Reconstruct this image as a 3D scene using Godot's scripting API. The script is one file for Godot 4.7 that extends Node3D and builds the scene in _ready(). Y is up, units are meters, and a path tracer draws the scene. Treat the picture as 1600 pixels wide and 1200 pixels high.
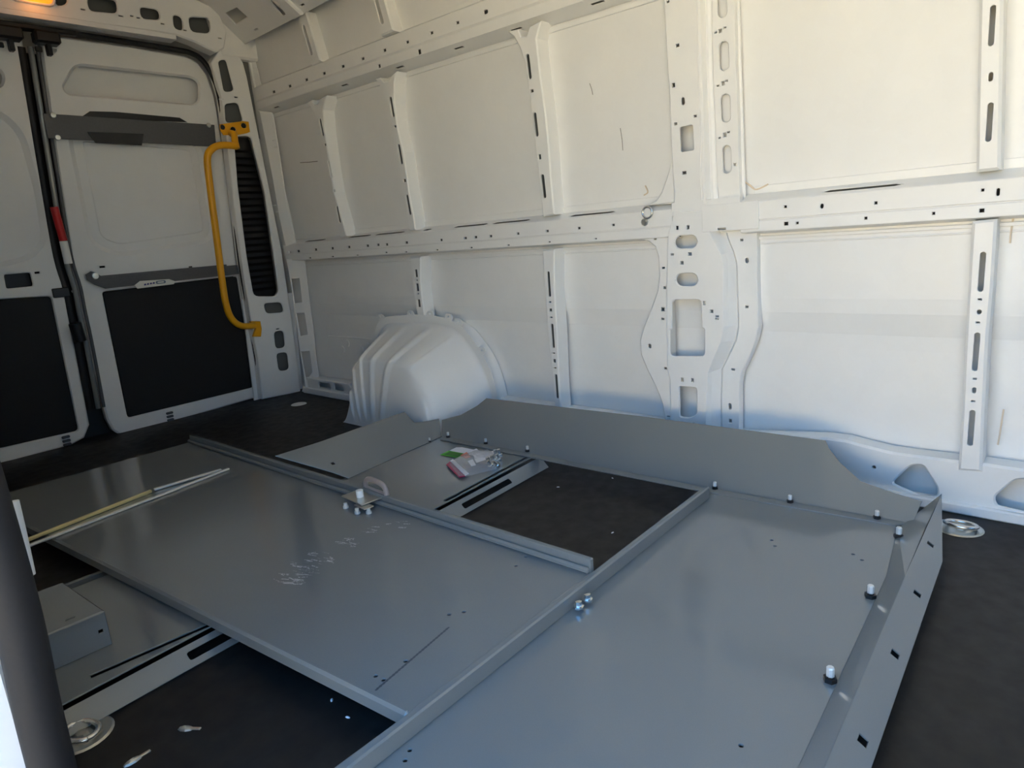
extends Node3D
# The inside of an empty white cargo van, seen from its sliding door: a grey sheet-metal partition lies on the black floor.
# x runs along the van (rear doors near -3.5), y is up from the floor, z from the far wall (0) to the sliding door (about 2).

var D := {
	"u1": [-2.8482, 1.4474, -2.8086, 1.4513, -2.8006, 1.4308, -2.7757, 1.4264, -2.7423, 1.4448, -2.6893, 1.4485, -2.7352, 1.395, -2.7525, 1.3213, -2.7641, 1.2199, -2.7769, 1.041, -2.7559, 0.9068, -2.7494, 0.8347, -2.8039, 0.8316, -2.7996, 0.9784, -2.8027, 1.0435, -2.7874, 1.2569, -2.7946, 1.35, -2.8087, 1.3965],
	"u1h": [-2.7765, 1.3278, 0.0175, 0.0784, 1, -2.7733, 1.2521, 0.0202, 0.0107, 0.25, -2.7735, 1.1445, 0.0178, 0.0794, 1, -2.7748, 1.0466, 0.0205, 0.0112, 0.25, -2.7793, 0.9382, 0.0182, 0.0809, 1],
	"u2": [-2.3378, 1.4451, -2.3034, 1.4456, -2.2802, 1.4242, -2.2557, 1.4218, -2.2309, 1.4359, -2.195, 1.4475, -2.2187, 1.4075, -2.2397, 1.3347, -2.2452, 1.2427, -2.2342, 1.1489, -2.2407, 0.9888, -2.2375, 0.8915, -2.2404, 0.8331, -2.2837, 0.8304, -2.2791, 0.8946, -2.2819, 0.9928, -2.2839, 1.0917, -2.2814, 1.2483, -2.2823, 1.3177, -2.2953, 1.3738, -2.3203, 1.432],
	"u2h": [-2.2588, 1.3259, 0.0159, 0.0789, 1, -2.2595, 1.2511, 0.0161, 0.0095, 0.25, -2.257, 1.1419, 0.0162, 0.0805, 1, -2.2569, 1.037, 0.0164, 0.0125, 0.25, -2.2587, 0.9381, 0.0166, 0.085, 1],
	"u3": [-1.598, 1.4488, -1.5525, 1.4457, -1.5427, 1.4203, -1.5208, 1.4171, -1.5032, 1.4397, -1.4533, 1.4464, -1.4794, 1.3998, -1.4799, 1.2742, -1.4758, 1.174, -1.4771, 1.0723, -1.4828, 0.9577, -1.4858, 0.8392, -1.5388, 0.8344, -1.5363, 1.0022, -1.5354, 1.1533, -1.5361, 1.2552, -1.5399, 1.3356, -1.5539, 1.3878, -1.5732, 1.4254],
	"u3h": [-1.5248, 1.3246, 0.0136, 0.0781, 1, -1.5229, 1.2487, 0.0124, 0.0097, 0.25, -1.5229, 1.142, 0.0139, 0.0784, 1, -1.5222, 1.0366, 0.0113, 0.0166, 0.25, -1.5201, 0.9381, 0.0142, 0.0809, 1],
	"l1": [-2.298, 0.7164, -2.229, 0.7194, -2.2467, 0.613, -2.2477, 0.5295, -2.2444, 0.445, -2.2923, 0.4437, -2.2997, 0.5291, -2.3027, 0.6137],
	"l1h": [-2.2706, 0.6494, 0.0172, 0.0331, 0.2, -2.2714, 0.6189, 0.0129, 0.0055, 0.25, -2.2723, 0.5882, 0.0173, 0.0335, 0.2, -2.2727, 0.5602, 0.013, 0.0056, 0.25, -2.2733, 0.518, 0.0174, 0.0339, 0.2],
	"l2": [-1.5542, 0.7181, -1.498, 0.7202, -1.5093, 0.5816, -1.5087, 0.4055, -1.5141, 0.2231, -1.5128, 0.1237, -1.5439, 0.1199, -1.5439, 0.2699, -1.5532, 0.4156, -1.5551, 0.6051],
	"l2h": [-1.5334, 0.5956, 0.0119, 0.0927, 1, -1.5344, 0.5303, 0.012, 0.0047, 0.25, -1.5339, 0.5008, 0.012, 0.0106, 0.25, -1.5331, 0.4736, 0.0121, 0.0048, 0.25, -1.5313, 0.4045, 0.0121, 0.0915, 1, -1.5321, 0.3393, 0.0122, 0.0049, 0.25, -1.5315, 0.3101, 0.0122, 0.0147, 0.25, -1.5306, 0.2832, 0.0123, 0.0049, 0.25, -1.5287, 0.2118, 0.0123, 0.0951, 1],
	"p3l": [-0.2594, 0.7296, -0.2122, 0.732, -0.21, 0.5749, -0.2111, 0.4616, -0.2069, 0.2811, -0.2016, 0.1207, -0.2507, 0.1165, -0.2521, 0.2757, -0.2556, 0.4204, -0.2577, 0.56],
	"p3lh": [-0.2334, 0.6124, 0.0111, 0.0922, 1, -0.233, 0.548, 0.0075, 0.0038, 0.25, -0.2323, 0.5184, 0.0088, 0.0107, 1, -0.2332, 0.4931, 0.0076, 0.0038, 0.25, -0.2325, 0.4218, 0.0114, 0.0936, 1, -0.2309, 0.3555, 0.0077, 0.004, 0.25, -0.2304, 0.3268, 0.0077, 0.0144, 1, -0.2306, 0.2994, 0.0077, 0.004, 0.25, -0.2302, 0.2308, 0.0117, 0.0915, 1],
	"p3u": [-0.2662, 1.46, -0.223, 1.46, -0.2285, 1.1847, -0.2133, 0.8398, -0.2585, 0.8395, -0.2715, 1.196],
	"p3uh": [-0.2458, 1.1399, 0.0103, 0.0795, 1, -0.2422, 1.0376, 0.0081, 0.0183, 1, -0.2392, 0.9437, 0.0106, 0.081, 1],
	"b1h": [-3.2843, 0.7808, 0.0271, 0.0119, 0.25, -3.2003, 0.7824, 0.0262, 0.0118, 0.25, -3.0347, 0.7836, 0.0246, 0.0114, 0.25, -2.8852, 0.7834, 0.0232, 0.011, 0.25, -2.7441, 0.7832, 0.0219, 0.0107, 0.25, -2.5961, 0.7824, 0.0206, 0.0104, 0.25, -2.5157, 0.7829, 0.0199, 0.0102, 0.25, -2.4524, 0.7813, 0.0194, 0.0101, 0.25, -2.3124, 0.7829, 0.0182, 0.0098, 0.25, -2.0888, 0.7822, 0.0164, 0.0093, 0.25, -1.9446, 0.7822, 0.0153, 0.0089, 0.25, -1.8868, 0.7828, 0.0148, 0.0088, 0.25, -1.805, 0.782, 0.0142, 0.0086, 0.25, -1.6651, 0.7835, 0.0132, 0.0083, 0.25, -1.5248, 0.7843, 0.0123, 0.008, 0.25, -1.3851, 0.7855, 0.0113, 0.0077, 0.25, -1.2459, 0.787, 0.0104, 0.0074, 0.25],
	"b2h": [-3.0992, 0.7441, 0.0205, 0.0064, 0.25, -2.8922, 0.7432, 0.0189, 0.0062, 0.25, -2.6857, 0.7418, 0.0174, 0.0059, 0.25, -2.4638, 0.7464, 0.0158, 0.0057, 0.25, -2.324, 0.7422, 0.0148, 0.0055, 0.25, -2.1205, 0.7432, 0.0135, 0.0052, 0.25, -1.917, 0.7434, 0.0122, 0.005, 0.25, -1.7175, 0.744, 0.011, 0.0047, 0.25, -1.5192, 0.7459, 0.0099, 0.0045, 0.25, -1.3185, 0.7465, 0.0089, 0.0042, 0.25],
	"bslots": [-3.1631, -2.9627, -2.7749, -2.5847, -2.5621, -2.3382, -2.2237, -2.1612, -2.0319, -1.8318, -1.815, -1.6136, -1.4431, -1.2444],
	"r1h": [-0.6884, 0.7987, 0.0078, 0.0068, 0.25, -0.5935, 0.7924, 0.0088, 0.0123, 1, -0.4644, 0.7893, 0.0066, 0.007, 0.25, -0.2436, 0.7985, 0.0055, 0.0064, 0.25, -0.2145, 0.7914, 0.0065, 0.0169, 1],
	"r2h": [-0.6861, 0.7533, 0.0112, 0.0094, 0.1, -0.6561, 0.753, 0.0068, 0.0068, 0.25, -0.4865, 0.7534, 0.0067, 0.0072, 0.25, -0.3381, 0.7538, 0.006, 0.0067, 0.25, -0.2425, 0.7528, 0.0092, 0.0086, 0.1],
	"rslots": [-0.603, -0.4077],
	"t1h": [-3.1305, 1.534, 0.0261, 0.0122, 0.25, -2.9822, 1.5341, 0.0246, 0.0119, 0.25, -2.8366, 1.5357, 0.0232, 0.0115, 0.25, -2.6926, 1.536, 0.0218, 0.0111, 0.25, -2.5475, 1.5369, 0.0205, 0.0108, 0.25, -2.4046, 1.5388, 0.0192, 0.0104, 0.25, -2.2585, 1.5405, 0.0179, 0.0101, 0.25, -2.1168, 1.5408, 0.0167, 0.0097, 0.25, -1.9755, 1.5423, 0.0156, 0.0094, 0.25, -1.8357, 1.5449, 0.0145, 0.009, 0.25, -1.6953, 1.5468, 0.0204, 0.0132, 1],
	"t2h": [-2.2936, 1.4862, 0.0159, 0.0179, 0.2, -2.0453, 1.4903, 0.0176, 0.0168, 0.2],
	"pu": [-1.0148, 1.46, -1.015, 1.3907, -1.0165, 1.2054, -1.0151, 1.1398, -1.0203, 0.9807, -1.0196, 0.8698, -1.0222, 0.8323, -0.9284, 0.828, -0.9296, 0.8792, -0.9227, 1.0376, -0.9202, 1.1859, -0.9157, 1.3647, -0.915, 1.46],
	"puh": [-1.0025, 1.3834, 0.0078, 0.0063, 0.25, -0.9809, 1.2666, 0.0098, 0.0081, 0.25, -1.0009, 1.1665, 0.0091, 0.0118, 0.25, -0.9737, 1.1185, 0.011, 0.0204, 1, -0.9385, 1.0721, 0.0088, 0.0068, 0.25, -1.001, 1.0613, 0.0092, 0.007, 0.25, -0.9681, 1.0156, 0.0424, 0.0701, 0.25, -0.9823, 0.9214, 0.0124, 0.0091, 0.25],
	"pc": [-0.8821, 1.46, -0.883, 1.3597, -0.8881, 1.1816, -0.8878, 1.0333, -0.8895, 0.875, -0.8879, 0.8241, -0.8204, 0.8182, -0.8242, 0.8683, -0.8222, 1.0232, -0.8221, 1.1681, -0.8206, 1.3434, -0.8203, 1.46],
	"pch": [-0.8545, 1.3445, 0.0268, 0.0703, 1, -0.8549, 1.2145, 0.0273, 0.0749, 1, -0.8561, 1.0808, 0.0279, 0.0749, 1, -0.8582, 0.9442, 0.0257, 0.0765, 1, -0.8629, 1.2793, 0.0091, 0.0094, 0.25, -0.8607, 1.1465, 0.0092, 0.0098, 0.25, -0.8611, 1.0104, 0.0094, 0.0102, 0.25, -0.8759, 1.2784, 0.0073, 0.0031, 0.25, -0.85, 1.2841, 0.0072, 0.0031, 0.25, -0.8758, 1.1428, 0.0075, 0.0033, 0.25, -0.8503, 1.151, 0.0073, 0.0032, 0.25, -0.8775, 1.0051, 0.0076, 0.0034, 0.25, -0.8504, 1.0165, 0.0075, 0.0034, 0.25, -0.8352, 0.9274, 0.0075, 0.0069, 0.25],
	"pr_l": [-0.915, 1.46, -0.9157, 1.3647, -0.9202, 1.1859, -0.9227, 1.0376, -0.9296, 0.8792, -0.9284, 0.828],
	"pr_r": [-0.8821, 1.46, -0.883, 1.3597, -0.8881, 1.1816, -0.8878, 1.0333, -0.8895, 0.875, -0.8879, 0.8241],
	"gus": [-1.0209, 0.9717, -1.0196, 0.8698, -1.0219, 0.8361, -1.1404, 0.8385, -1.1123, 0.8439, -1.0889, 0.8535, -1.0693, 0.8747, -1.0486, 0.9159],
	"pl": [-1.0235, 0.8134, -1.0292, 0.7851, -1.0446, 0.7455, -1.0482, 0.6592, -1.0528, 0.5792, -1.057, 0.4355, -1.057, 0.3151, -1.0498, 0.2836, -1.0498, 0.2014, -1.0541, 0.0455, -0.9282, 0.0659, -0.926, 0.2154, -0.9182, 0.3137, -0.9008, 0.3577, -0.8754, 0.4151, -0.8658, 0.4627, -0.8671, 0.5497, -0.8654, 0.6406, -0.8711, 0.6763, -0.8907, 0.7107, -0.9143, 0.7548, -0.9275, 0.8058],
	"plA": [-0.9275, 0.8058, -0.9143, 0.7548, -0.8907, 0.7107, -0.8711, 0.6763, -0.8654, 0.6406, -0.8671, 0.5497, -0.8658, 0.4627, -0.8754, 0.4151, -0.9008, 0.3577, -0.9182, 0.3137, -0.926, 0.2154, -0.9282, 0.0659],
	"plB": [-0.8856, 0.7978, -0.876, 0.7508, -0.8644, 0.7147, -0.8507, 0.6823, -0.841, 0.6482, -0.8383, 0.5552, -0.8356, 0.4584, -0.8448, 0.4107, -0.8665, 0.3675, -0.8886, 0.3233, -0.8927, 0.2214, -0.892, 0.0616],
	"plC": [-0.7817, 0.7646, -0.7816, 0.7394, -0.7805, 0.7032, -0.7795, 0.6666, -0.7793, 0.6113, -0.7781, 0.5459, -0.7749, 0.4604, -0.7825, 0.4216, -0.8029, 0.3656, -0.8269, 0.316, -0.8341, 0.279, -0.8346, 0.0709],
	"plh": [-1.0135, 0.763, 0.0086, 0.0115, 0.25, -0.9772, 0.7626, 0.0084, 0.0114, 0.25, -0.9856, 0.7192, 0.0724, 0.0383, 1, -1.032, 0.6834, 0.011, 0.0059, 0.25, -0.9725, 0.683, 0.0106, 0.0096, 0.25, -0.9999, 0.6568, 0.0108, 0.0098, 0.25, -0.9849, 0.6045, 0.0711, 0.0393, 1, -0.9278, 0.5327, 0.0084, 0.0118, 0.25, -0.9042, 0.5076, 0.0103, 0.0098, 0.25, -0.8869, 0.4933, 0.0102, 0.0039, 0.25, -0.887, 0.4855, 0.0102, 0.0039, 0.25, -1.0075, 0.2852, 0.009, 0.0127, 0.25, -0.9718, 0.2863, 0.0088, 0.0126, 0.25, -0.9667, 0.1445, 0.0134, 0.0043, 0.25],
	"plw": [-1.0374, 0.5276, -1.0354, 0.5355, -1.0301, 0.5403, -1.0214, 0.5419, -0.9529, 0.5424, -0.9447, 0.5409, -0.9397, 0.5363, -0.938, 0.5287, -0.9374, 0.4603, -0.937, 0.4579, -0.9357, 0.456, -0.9336, 0.4546, -0.9328, 0.4542, -0.9307, 0.4529, -0.9294, 0.451, -0.929, 0.4486, -0.9301, 0.3811, -0.9318, 0.3731, -0.9369, 0.368, -0.9453, 0.3659, -1.0328, 0.3603, -1.0417, 0.3614, -1.0469, 0.366, -1.0484, 0.3741, -1.0465, 0.4433, -1.0461, 0.4451, -1.045, 0.4464, -1.0433, 0.4473, -1.0426, 0.4476, -1.0409, 0.4485, -1.0398, 0.4498, -1.0394, 0.4515],
	"plv": [-1.0183, 0.2533, -1.0173, 0.2581, -1.0142, 0.261, -1.0092, 0.262, -0.9667, 0.2623, -0.9618, 0.2614, -0.959, 0.2587, -0.9581, 0.254, -0.9593, 0.184, -0.9603, 0.1787, -0.9631, 0.1743, -0.9676, 0.1707, -0.9772, 0.1651, -0.9828, 0.1624, -0.9885, 0.1607, -0.9944, 0.1601, -1.0093, 0.1596, -1.0144, 0.1604, -1.0174, 0.1632, -1.0184, 0.1681],
	"pbh": [-0.8262, 0.7146, 0.0087, 0.0064, 0.25, -0.8099, 0.6548, 0.0106, 0.0149, 1, -0.8099, 0.5181, 0.0098, 0.0067, 0.25, -0.8534, 0.323, 0.0103, 0.0061, 0.25, -0.8643, 0.2037, 0.0094, 0.0209, 1, -0.8636, 0.1556, 0.0095, 0.0127, 0.25],
	"fl": [-1.1776, 0.7362, -1.149, 0.7347, -1.1212, 0.7252, -1.101, 0.7082, -1.0906, 0.6756, -1.0891, 0.6169, -1.0977, 0.5678, -1.1206, 0.5157, -1.1519, 0.4512, -1.1697, 0.4029, -1.1668, 0.3528, -1.1465, 0.3057, -1.1122, 0.2425, -1.0922, 0.1936, -1.0843, 0.1388, -1.0874, 0.0365, -1.0584, 0.0412, -1.0564, 0.1977, -1.0565, 0.2804, -1.0637, 0.3122, -1.0637, 0.4333, -1.0594, 0.5779, -1.0548, 0.6584, -1.0515, 0.7335, -1.0699, 0.7542, -1.0967, 0.7657, -1.1761, 0.7697],
	"flh": [-1.099, 0.7331, 0.0092, 0.006, 0.25, -1.0723, 0.6419, 0.0091, 0.006, 0.25, -1.0685, 0.579, 0.0103, 0.0082, 0.25, -1.0787, 0.509, 0.0127, 0.0125, 0.25, -1.0797, 0.4777, 0.0116, 0.0073, 0.25, -1.1314, 0.3853, 0.0133, 0.0152, 1, -1.0742, 0.3146, 0.0118, 0.0065, 0.25, -1.0672, 0.1499, 0.0119, 0.0045, 0.25],
	"sill": [-0.568, 0.1511, -0.5175, 0.1514, -0.4685, 0.1443, -0.4058, 0.1364, -0.3652, 0.1361, -0.2546, 0.138, -0.1951, 0.1403, -0.1197, 0.1395, -0.0261, 0.1384, -0.0156, 0.0139, -0.1102, 0.0099, -0.2787, 0.0023, -0.8305, -0.0028, -0.8301, 0.1236],
	"tri1": [-0.389, 0.0454, -0.3937, 0.0483, -0.3946, 0.0528, -0.3917, 0.0589, -0.3649, 0.0972, -0.3598, 0.103, -0.3541, 0.1072, -0.3477, 0.1096, -0.339, 0.1118, -0.3328, 0.1121, -0.3275, 0.1098, -0.3232, 0.1048, -0.2978, 0.0637, -0.2952, 0.0583, -0.2936, 0.0522, -0.2931, 0.0456, -0.2931, 0.0433, -0.2941, 0.0373, -0.2968, 0.0332, -0.3015, 0.031, -0.3159, 0.0279, -0.3225, 0.027, -0.3291, 0.0273, -0.3355, 0.0287],
	"tri2": [-0.1705, 0.049, -0.1712, 0.0556, -0.17, 0.0617, -0.1671, 0.0673, -0.141, 0.1035, -0.1367, 0.1084, -0.1318, 0.1117, -0.1264, 0.1134, -0.1047, 0.1168, -0.0995, 0.1166, -0.0951, 0.1141, -0.0915, 0.1093, -0.0641, 0.0604, -0.0621, 0.0548, -0.0626, 0.0495, -0.0657, 0.0444, -0.0711, 0.0384, -0.0757, 0.0344, -0.0807, 0.0321, -0.086, 0.0315, -0.1594, 0.0361, -0.1642, 0.0375, -0.1677, 0.0411, -0.17, 0.0468],
	"sillh": [-0.4441, 0.0858, 0.0094, 0.0092, 1],
	"cp": [-3.3061, 0.7458, 0.016, -3.2118, 0.7383, -0.0374, -3.2188, 0.6202, -0.0376, -3.226, 0.4999, -0.0377, -3.2299, 0.3774, -0.0397, -3.243, 0.1988, -0.0385, -3.2468, 0.0524, -0.0414, -3.3297, 0.0103, 0.0039, -3.3243, 0.2023, 0.0074, -3.3069, 0.5919, 0.0111],
	"cph": [[-3.2985, 0.6396, 0.008, -3.2584, 0.6401, -0.0146, -3.2671, 0.513, -0.014, -3.3049, 0.5084, 0.007], [-3.3046, 0.4522, 0.005, -3.264, 0.4533, -0.0179, -3.2677, 0.3331, -0.0199, -3.3059, 0.3279, 0.0014], [-3.318, 0.2384, 0.0052, -3.2734, 0.24, -0.0199, -3.28, 0.1199, -0.0203, -3.3183, 0.077, -0.0003]],
	"cpu": [-3.3133, 1.7248, 0.0538, -3.2812, 1.7289, 0.0358, -3.271, 1.5853, 0.0251, -3.2407, 1.4607, 0.0038, -3.2453, 1.245, -0.0011, -3.2526, 0.9901, -0.0058, -3.2395, 0.8243, -0.0189, -3.2981, 0.8091, 0.0136, -3.3033, 0.9622, 0.0218, -3.302, 1.2514, 0.031, -3.3058, 1.469, 0.0407, -3.311, 1.5907, 0.0478],
	"cpus": [-3.2592, 1.3433, 0.0101, -3.256, 1.3088, 0.0072, -3.3147, 1.0254, 0.0304, -3.3109, 0.9924, 0.0271],
	"rsill": [-3.3274, 0.0909, -2.9013, 0.0938, -2.8459, -0.037, -3.2015, -0.025, -3.3922, 0.003],
	"rsillh": [-3.1418, 0.0606, 0.1151, 0.033, 0.6, -3.0073, 0.063, 0.0851, 0.0357, 0.6],
	"dp": [-0.2691, 1.6804, -0.2237, 1.741, -0.1401, 1.7519, -0.1081, 1.6995, -0.0963, 1.6378, -0.0753, 1.4337, -0.0436, 1.1261, -0.0097, 0.7976, 0.0037, 0.5204, 0.0139, 0.2668, 0.0158, -0.0035, -0.2192, 0.0076, -0.2164, 0.2375, -0.2294, 0.4483, -0.2395, 0.7491, -0.2424, 1.0344, -0.2395, 1.2769, -0.2391, 1.5382, -0.2582, 1.6263],
	"dpv": [-0.2002, 1.3348, -0.1967, 1.3482, -0.1874, 1.3568, -0.1725, 1.3606, -0.1387, 1.3634, -0.1231, 1.3621, -0.1128, 1.3551, -0.1077, 1.3424, -0.0728, 1.119, -0.0706, 1.1026, -0.069, 1.086, -0.0681, 1.0692, -0.0514, 0.5949, -0.0524, 0.5851, -0.0561, 0.5762, -0.0625, 0.5683, -0.065, 0.5659, -0.0733, 0.5599, -0.0827, 0.5569, -0.0932, 0.5568, -0.1676, 0.5659, -0.1835, 0.5708, -0.1935, 0.5808, -0.1975, 0.596, -0.2064, 0.7532, -0.2072, 0.7704, -0.2077, 0.7876, -0.208, 0.8048, -0.2099, 1.102, -0.2099, 1.1183, -0.2096, 1.1345, -0.2089, 1.1508],
	"dph": [[-0.2324, 1.6779, -0.231, 1.6869, -0.2255, 1.6938, -0.2158, 1.6988, -0.2119, 1.7001, -0.2017, 1.7017, -0.195, 1.6988, -0.1917, 1.6913, -0.1739, 1.5835, -0.1746, 1.574, -0.1803, 1.5672, -0.191, 1.5632, -0.2045, 1.5605, -0.2154, 1.5602, -0.2223, 1.5644, -0.2251, 1.5732], [-0.2289, 1.4877, -0.2261, 1.4976, -0.2193, 1.5044, -0.2083, 1.5081, -0.1784, 1.513, -0.167, 1.513, -0.1594, 1.5085, -0.1556, 1.4997, -0.1464, 1.4464, -0.147, 1.4367, -0.1528, 1.4302, -0.1636, 1.4269, -0.2136, 1.4206, -0.2244, 1.4211, -0.2306, 1.4261, -0.2321, 1.4355], [-0.1442, 0.5054, -0.1434, 0.5166, -0.137, 0.5229, -0.1251, 0.5244, -0.0655, 0.5207, -0.0526, 0.5176, -0.044, 0.5102, -0.0397, 0.4985, -0.0374, 0.4829, -0.0382, 0.4714, -0.0448, 0.465, -0.0571, 0.4636, -0.1172, 0.468, -0.1298, 0.4712, -0.1381, 0.4786, -0.1421, 0.4901], [-0.107, 0.3456, -0.1045, 0.3572, -0.0969, 0.364, -0.0844, 0.3659, -0.0725, 0.3655, -0.0598, 0.3626, -0.0522, 0.3552, -0.0496, 0.3432, -0.0495, 0.2889, -0.0521, 0.277, -0.0597, 0.2702, -0.0725, 0.2685, -0.0845, 0.2692, -0.0971, 0.2723, -0.1046, 0.2799, -0.1071, 0.2919], [-0.1057, 0.2236, -0.1036, 0.2354, -0.0962, 0.242, -0.0836, 0.2434, -0.064, 0.2419, -0.0512, 0.2385, -0.0435, 0.2307, -0.0409, 0.2184, -0.041, 0.1592, -0.0436, 0.1472, -0.0514, 0.1405, -0.0644, 0.1392, -0.0803, 0.1407, -0.0932, 0.1442, -0.101, 0.1522, -0.104, 0.1646]],
	"dps": [-0.2411, 1.5238, 0.0192, 0.0058, 0.25, -0.1653, 1.5389, 0.0165, 0.0058, 0.25, -0.0828, 0.377, 0.0188, 0.007, 0.25],
	"hd": [-1.1618, 1.911, -0.5584, 1.9897, -0.2223, 1.9064, -0.1884, 1.8172, -0.211, 1.7426, -0.2511, 1.721, -0.2921, 1.732, -0.3487, 1.7513, -0.434, 1.7553, -0.7464, 1.7501, -0.9941, 1.749, -1.1927, 1.7513],
	"hdh": [[-0.8868, 1.8438, -0.8842, 1.854, -0.8779, 1.8606, -0.8678, 1.8634, -0.8586, 1.8642, -0.8489, 1.8629, -0.8436, 1.8572, -0.8429, 1.8469, -0.8441, 1.8375, -0.8475, 1.8264, -0.8546, 1.8181, -0.8653, 1.8125, -0.8706, 1.8108, -0.8808, 1.8094, -0.8866, 1.8134, -0.8881, 1.8229], [-0.7708, 1.8367, -0.769, 1.8471, -0.7628, 1.8539, -0.7522, 1.8571, -0.6787, 1.8653, -0.6677, 1.8644, -0.6615, 1.8587, -0.66, 1.8482, -0.6608, 1.8358, -0.6637, 1.8248, -0.6709, 1.8178, -0.6821, 1.8148, -0.7508, 1.8097, -0.7615, 1.811, -0.7681, 1.8166, -0.7705, 1.8266], [-0.5688, 1.8391, -0.5666, 1.85, -0.5598, 1.8565, -0.5484, 1.8588, -0.5088, 1.8592, -0.4982, 1.8573, -0.4919, 1.8513, -0.49, 1.8412, -0.4901, 1.8372, -0.4925, 1.8268, -0.4992, 1.8201, -0.5102, 1.8171, -0.5474, 1.8136, -0.5593, 1.8147, -0.5664, 1.8206, -0.5688, 1.8312], [-0.4316, 1.8345, -0.4292, 1.8436, -0.4231, 1.8486, -0.4134, 1.8495, -0.4095, 1.8491, -0.4, 1.8462, -0.3944, 1.8399, -0.3929, 1.8302, -0.3941, 1.8068, -0.3965, 1.7975, -0.4027, 1.7925, -0.4125, 1.7917, -0.4164, 1.7922, -0.4259, 1.7952, -0.4314, 1.8016, -0.4328, 1.8112], [-0.362, 1.8315, -0.3599, 1.8431, -0.3525, 1.8507, -0.3395, 1.8544, -0.2858, 1.8601, -0.2728, 1.8591, -0.2657, 1.8527, -0.2647, 1.8409, -0.2678, 1.819, -0.2722, 1.8066, -0.2813, 1.7989, -0.2949, 1.7957, -0.3368, 1.7934, -0.3499, 1.7949, -0.358, 1.8014, -0.3611, 1.8127]],
	"hds": [-0.7932, 1.8091, 0.0168, 0.0048, 0.25, -0.6509, 1.8084, 0.018, 0.005, 0.25, -0.4817, 1.805, 0.0167, 0.0052, 0.25, -0.3858, 1.7936, 0.0146, 0.0053, 0.25, -0.227, 1.7843, 0.0157, 0.0056, 0.25, -0.6068, 1.8155, 0.0131, 0.0051, 0.25, -0.5816, 1.8121, 0.0133, 0.0051, 0.25],
	"d2": [-0.9396, 1.7004, -0.8611, 1.7234, -0.603, 1.7247, -0.3542, 1.7149, -0.2973, 1.6944, -0.2612, 1.6455, -0.2367, 1.5511, -0.2255, 1.2562, -0.2316, 0.7834, -0.2159, 0.4444, -0.2019, 0.0624, -0.2275, 0.0093, -0.8692, -0.0176, -0.9119, -0.0152, -0.9449, 0.0235, -0.9601, 0.0822, -0.9747, 0.3796, -0.979, 0.7293, -0.9709, 1.0297, -0.9545, 1.3901],
	"d2a": [-0.8465, 1.589, -0.835, 1.6032, -0.8221, 1.6134, -0.8076, 1.6196, -0.7916, 1.6217, -0.3568, 1.6233, -0.3477, 1.6227, -0.3392, 1.6209, -0.3314, 1.6178, -0.3242, 1.6135, -0.3212, 1.6113, -0.3154, 1.6058, -0.3116, 1.5993, -0.3099, 1.5917, -0.3102, 1.5831, -0.3154, 1.5471, -0.3205, 1.5295, -0.3304, 1.5169, -0.3448, 1.5093, -0.3636, 1.5068, -0.8606, 1.5055, -0.8666, 1.5062, -0.8717, 1.5082, -0.8759, 1.5115, -0.8791, 1.5161, -0.8803, 1.5185, -0.8822, 1.5239, -0.8824, 1.5296, -0.8808, 1.5356, -0.8775, 1.5418],
	"d2b": [-0.8846, 1.301, -0.8827, 1.3209, -0.8766, 1.3361, -0.8662, 1.3467, -0.8515, 1.3527, -0.8323, 1.3542, -0.4214, 1.3378, -0.3977, 1.3343, -0.3788, 1.326, -0.3651, 1.3128, -0.3564, 1.2947, -0.3529, 1.2717, -0.3421, 0.9488, -0.3442, 0.9241, -0.3522, 0.9042, -0.366, 0.8892, -0.3857, 0.8792, -0.411, 0.8742, -0.7339, 0.8451, -0.7547, 0.8444, -0.7746, 0.8461, -0.7936, 0.8501, -0.8118, 0.8565, -0.8291, 0.8652, -0.8384, 0.8707, -0.8535, 0.8816, -0.8652, 0.8947, -0.8735, 0.9099, -0.8786, 0.9274, -0.8805, 0.9471],
	"d2c": [-0.8805, 0.6584, -0.8792, 0.6663, -0.8749, 0.6712, -0.8676, 0.6729, -0.2555, 0.6814, -0.2458, 0.6797, -0.2399, 0.6742, -0.2377, 0.6651, -0.2203, 0.0884, -0.222, 0.0783, -0.2279, 0.0721, -0.238, 0.07, -0.8564, 0.0648, -0.8642, 0.0665, -0.869, 0.0718, -0.8707, 0.0807],
	"d1": [-1.0001, 1.692, -1.1927, 1.6956, -1.4219, 1.637, -1.7554, 0.0198, -1.3463, -0.0077, -1.1201, 0.0014, -1.0649, 0.0196, -1.0344, 0.0739, -1.0324, 0.2709, -1.0274, 0.7066, -1.0298, 1.0314, -1.0118, 1.3865],
	"d1b": [-1.3666, 1.3866, -1.3605, 1.4059, -1.351, 1.4191, -1.3382, 1.4261, -1.3219, 1.427, -1.166, 1.4077, -1.148, 1.4037, -1.1318, 1.3966, -1.1175, 1.3861, -1.105, 1.3723, -1.0999, 1.3654, -1.0895, 1.349, -1.0817, 1.3308, -1.0764, 1.3108, -1.0736, 1.2891, -1.065, 1.1588, -1.0638, 1.1342, -1.0633, 1.1094, -1.0635, 1.0843, -1.0644, 1.0589, -1.0698, 0.9512, -1.0723, 0.9336, -1.0779, 0.9173, -1.0865, 0.9024, -1.0982, 0.8888, -1.104, 0.8831, -1.1175, 0.8715, -1.1317, 0.8622, -1.1466, 0.8552, -1.1621, 0.8505, -1.1903, 0.8442, -1.2124, 0.8398, -1.2343, 0.8362, -1.2559, 0.8335, -1.2773, 0.8317, -1.4419, 0.8211, -1.4582, 0.823, -1.4684, 0.8312, -1.4726, 0.8457, -1.4708, 0.8663],
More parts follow.
